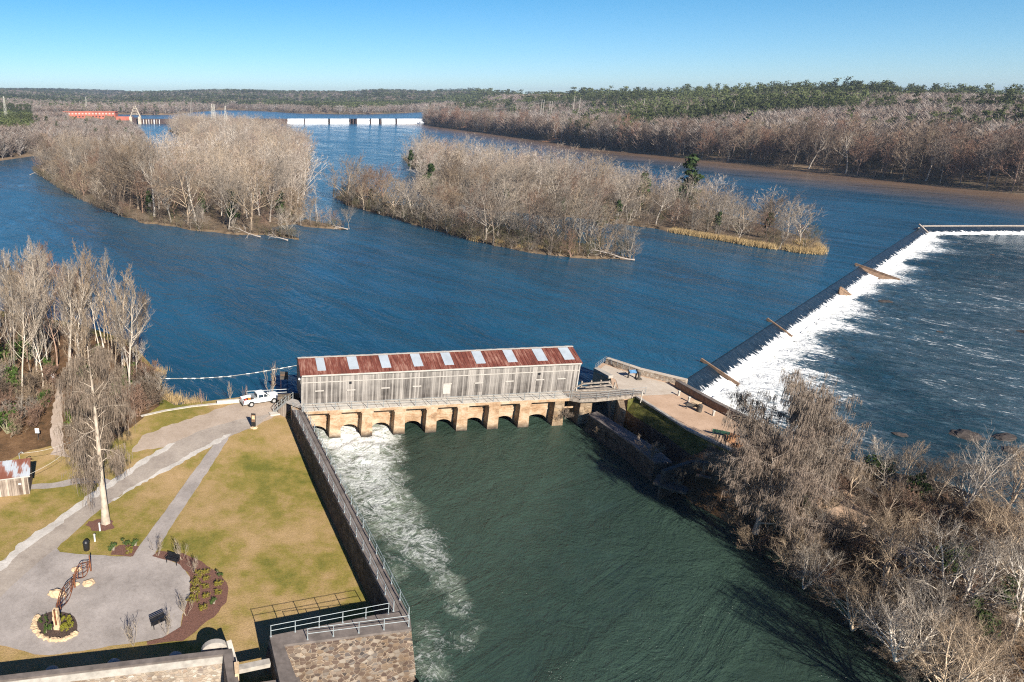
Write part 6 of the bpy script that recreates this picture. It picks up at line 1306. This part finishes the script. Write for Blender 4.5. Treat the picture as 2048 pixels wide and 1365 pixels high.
k = MB(); k.box(((xa+xb)/2, yb+10, 10.5), (xb-xa, 20, 21)); k.build('wall', M['brick'], ph); k = MB(); k.box(((xa+xb)/2, yb+10, 21), (xb-xa+1.5, 21.5, 1.2)); k.build('roof', M['brick'], ph)
for i in range(15):
    for z, hh, m in ((17.5, 2.6, 'trim_white'), (12.5, 2.2, 'darkrust'), (8, 2, 'brown_timber')):
        k = MB(); x = xa+4+(xb-xa-8)*i/14; k.box((x, yb-.05, z), (3.2, .3, hh)); f = k.build('window', M[m], ph)
k = MB(); k.box((xb+16, yb+4, 8), (30, 12, 9)); k.build('annex', M['brick'], ph); k = MB(); k.box((xb-25, yb-3, 3), (60, 6, 7)); k.build('base', M['far_concrete'], ph)
tw_ = thing('gate_tower', 'pale lattice A-frame tower over a concrete gate', 'tower', tuple(FD(265)))
c = FD(272); 
for s in (-1, 1):
    k = MB(); k.box((c.x+s*8, c.y-2, 6), (4.5, 8, 13)); k.build('gate_pier', M['far_concrete'], tw_)
    for yy in (-3, 3):
        k = MB(); k.tube([(c.x+s*9, c.y+yy, 12), (c.x+s*.8, c.y, 31)], [.7, .5], 5); k.build('leg', M['far_concrete'], tw_)
for z in (15, 20, 25):
    k = MB(); ww = 9*(31-z)/19; k.tube([(c.x-ww, c.y-2, z), (c.x+ww, c.y-2, z+4)], [.35, .35], 4); k.tube([(c.x+ww, c.y-2, z), (c.x-ww, c.y-2, z+4)], [.35, .35], 4); k.build('brace', M['far_concrete'], tw_)
k = MB(); k.box((c.x, c.y-1, 5), (12, 3, 12)); k.build('gate', M['darkrust'], tw_)
def pole(px, py, top, r, label, z0=None):
    az_ = math.atan((px-XC)/(FPX*1.06)); x, y = math.sin(az_)*r, math.cos(az_)*r; z = float(far_h(x, y)); lo, hi = z, z+120
    for _ in range(40):
        m_ = (lo+hi)/2
        if PX((x, y, m_))[1] > top: lo = m_
        else: hi = m_
    for _ in range(4): x += (px-PX((x, y, (z+lo)/2))[0])/FPX*y
    t = thing('power_pole', label, 'pole', (x, y, z), 0, 'tall pale poles of the power line'); k = MB(); k.tube([(x, y, z-1), (x, y, lo)], [.5, .3], 6); k.build('shaft', M['concrete'], t); k = MB(); k.box((x, y, lo-2), (.5, 2.5, .4)); k.build('crossarm', M['concrete'], t); return Vector((x, y, lo))
tops = [pole(px, 0, t, r+240 if r < 900 else r, lab) for px, t, r, lab in [(1081, 199, 760, 'left pole of the pair above the far bank'), (1085.5, 200, 775, 'second pole of the left pair above the far bank'), (1098, 203, 850, 'left pole of the middle pair above the far bank'), (1102.5, 203, 860, 'second pole of the middle pair above the far bank'), (1146, 193, 800, 'tallest pole above the far bank woods'), (1157.5, 196, 805, 'pole just right of the tallest pole'), (1327, 209, 700, 'lone pale pole standing in woods above the middle island'), (1280, 198, 1100, 'small distant pole left of the lone pole'), (1287, 197, 1100, 'small distant pole just beside another far pole'), (381, 197, 1700, 'left pale pole beyond the distant lake shore'), (384, 197, 1700, 'right pale pole beyond the distant lake shore')]]
for i, (a, by_) in enumerate([(0, 232), (1, 229), (2, 226), (3, 223)]):
    e = P(800, by_+14, 20); pts = [tops[a].lerp(Vector((*O(-150, 1180), 24+2*i)), k/10)-Vector((0, 0, 7*math.sin(math.pi*k/10))) for k in range(11)]; k = MB(); k.tube(pts, [.10]*11, 4); put(k.build('power_line', M['wire']), ['lowest wire sagging down from the left poles to the lake', 'second lowest wire from the left poles', 'second highest wire from the middle poles', 'highest wire running from the middle poles'][i], 'wire', 'power lines crossing the river')
for px, t, r, lab in [(423, 208, 900, 'grey lattice pylon rising above the long island wood'), (427.5, 209, 905, 'second grey lattice pylon beside the first'), (450, 212, 910, 'small pylon right of the lattice pair'), (172, 194, 1600, 'distant pale pylon behind the powerhouse'), (8, 193, 900, 'grey pylon above the woods at the frame edge')]:
    az_ = math.atan((px-XC)/(FPX*1.06)); x, y = math.sin(az_)*r, math.cos(az_)*r; z = .5; lo, hi = z, 120
    for _ in range(40):
        m_ = (lo+hi)/2
        if PX((x, y, m_))[1] > t: lo = m_
        else: hi = m_
    tt = thing('pylon', lab, 'pylon', (x, y, z), 0, 'lattice pylons behind the islands'); w2 = 2.6
    for sx_ in (-1, 1):
        for sy_ in (-1, 1):
            k = MB(); k.tube([(x+sx_*w2, y+sy_*w2, z), (x+sx_*.4, y+sy_*.4, lo)], [.15, .11], 4); k.build('leg', M['steel'], tt)
    for j in range(6):
        f0, f1 = j/6, (j+1)/6; wa, wb_ = w2+(.4-w2)*f0, w2+(.4-w2)*f1; za, zb = z+(lo-z)*f0, z+(lo-z)*f1; k = MB(); k.tube([(x-wa, y-wa, za), (x+wb_, y-wb_, zb)], [.12, .12], 3); k.tube([(x+wa, y-wa, za), (x-wb_, y-wb_, zb)], [.12, .12], 3); k.build('brace', M['steel'], tt)
for c, cr_ in CLEAR:
    k = MB(); n = 18; k.v = []; 
    pts = []
    for j in range(n):
        a = j*2*math.pi/n; x, y = c.x+math.cos(a)*cr_*1.15, c.y+math.sin(a)*cr_*1.15; pts.append((x, y, max(.35, float(far_h(x, y))+.25)))
    k.add(pts+[(c.x, c.y, float(far_h(c.x, c.y))+.4)], [(j, (j+1) % n, n) for j in range(n)]); put(k.build('sandbank', M['clay']), 'sandy clearing on the far bank', 'sandbank', None, 'structure')
hz = MB(); hz.box((0, 0, 75), (19000, 19000, 166)); hm = bpy.data.materials.new('haze'); hm.use_nodes = True; hn = hm.node_tree.nodes; hn.clear()
ho = hn.new('ShaderNodeOutputMaterial'); hv = hn.new('ShaderNodeVolumePrincipled'); hv.inputs['Density'].default_value = 0.000095; hv.inputs['Color'].default_value = (.62, .78, 1, 1); hv.inputs['Anisotropy'].default_value = .2
hm.node_tree.links.new(hv.outputs[0], ho.inputs['Volume']); put(hz.build('haze', hm), 'thin pale haze over the far hills', 'haze', None, 'stuff')
finish_labels(); drop_protos()
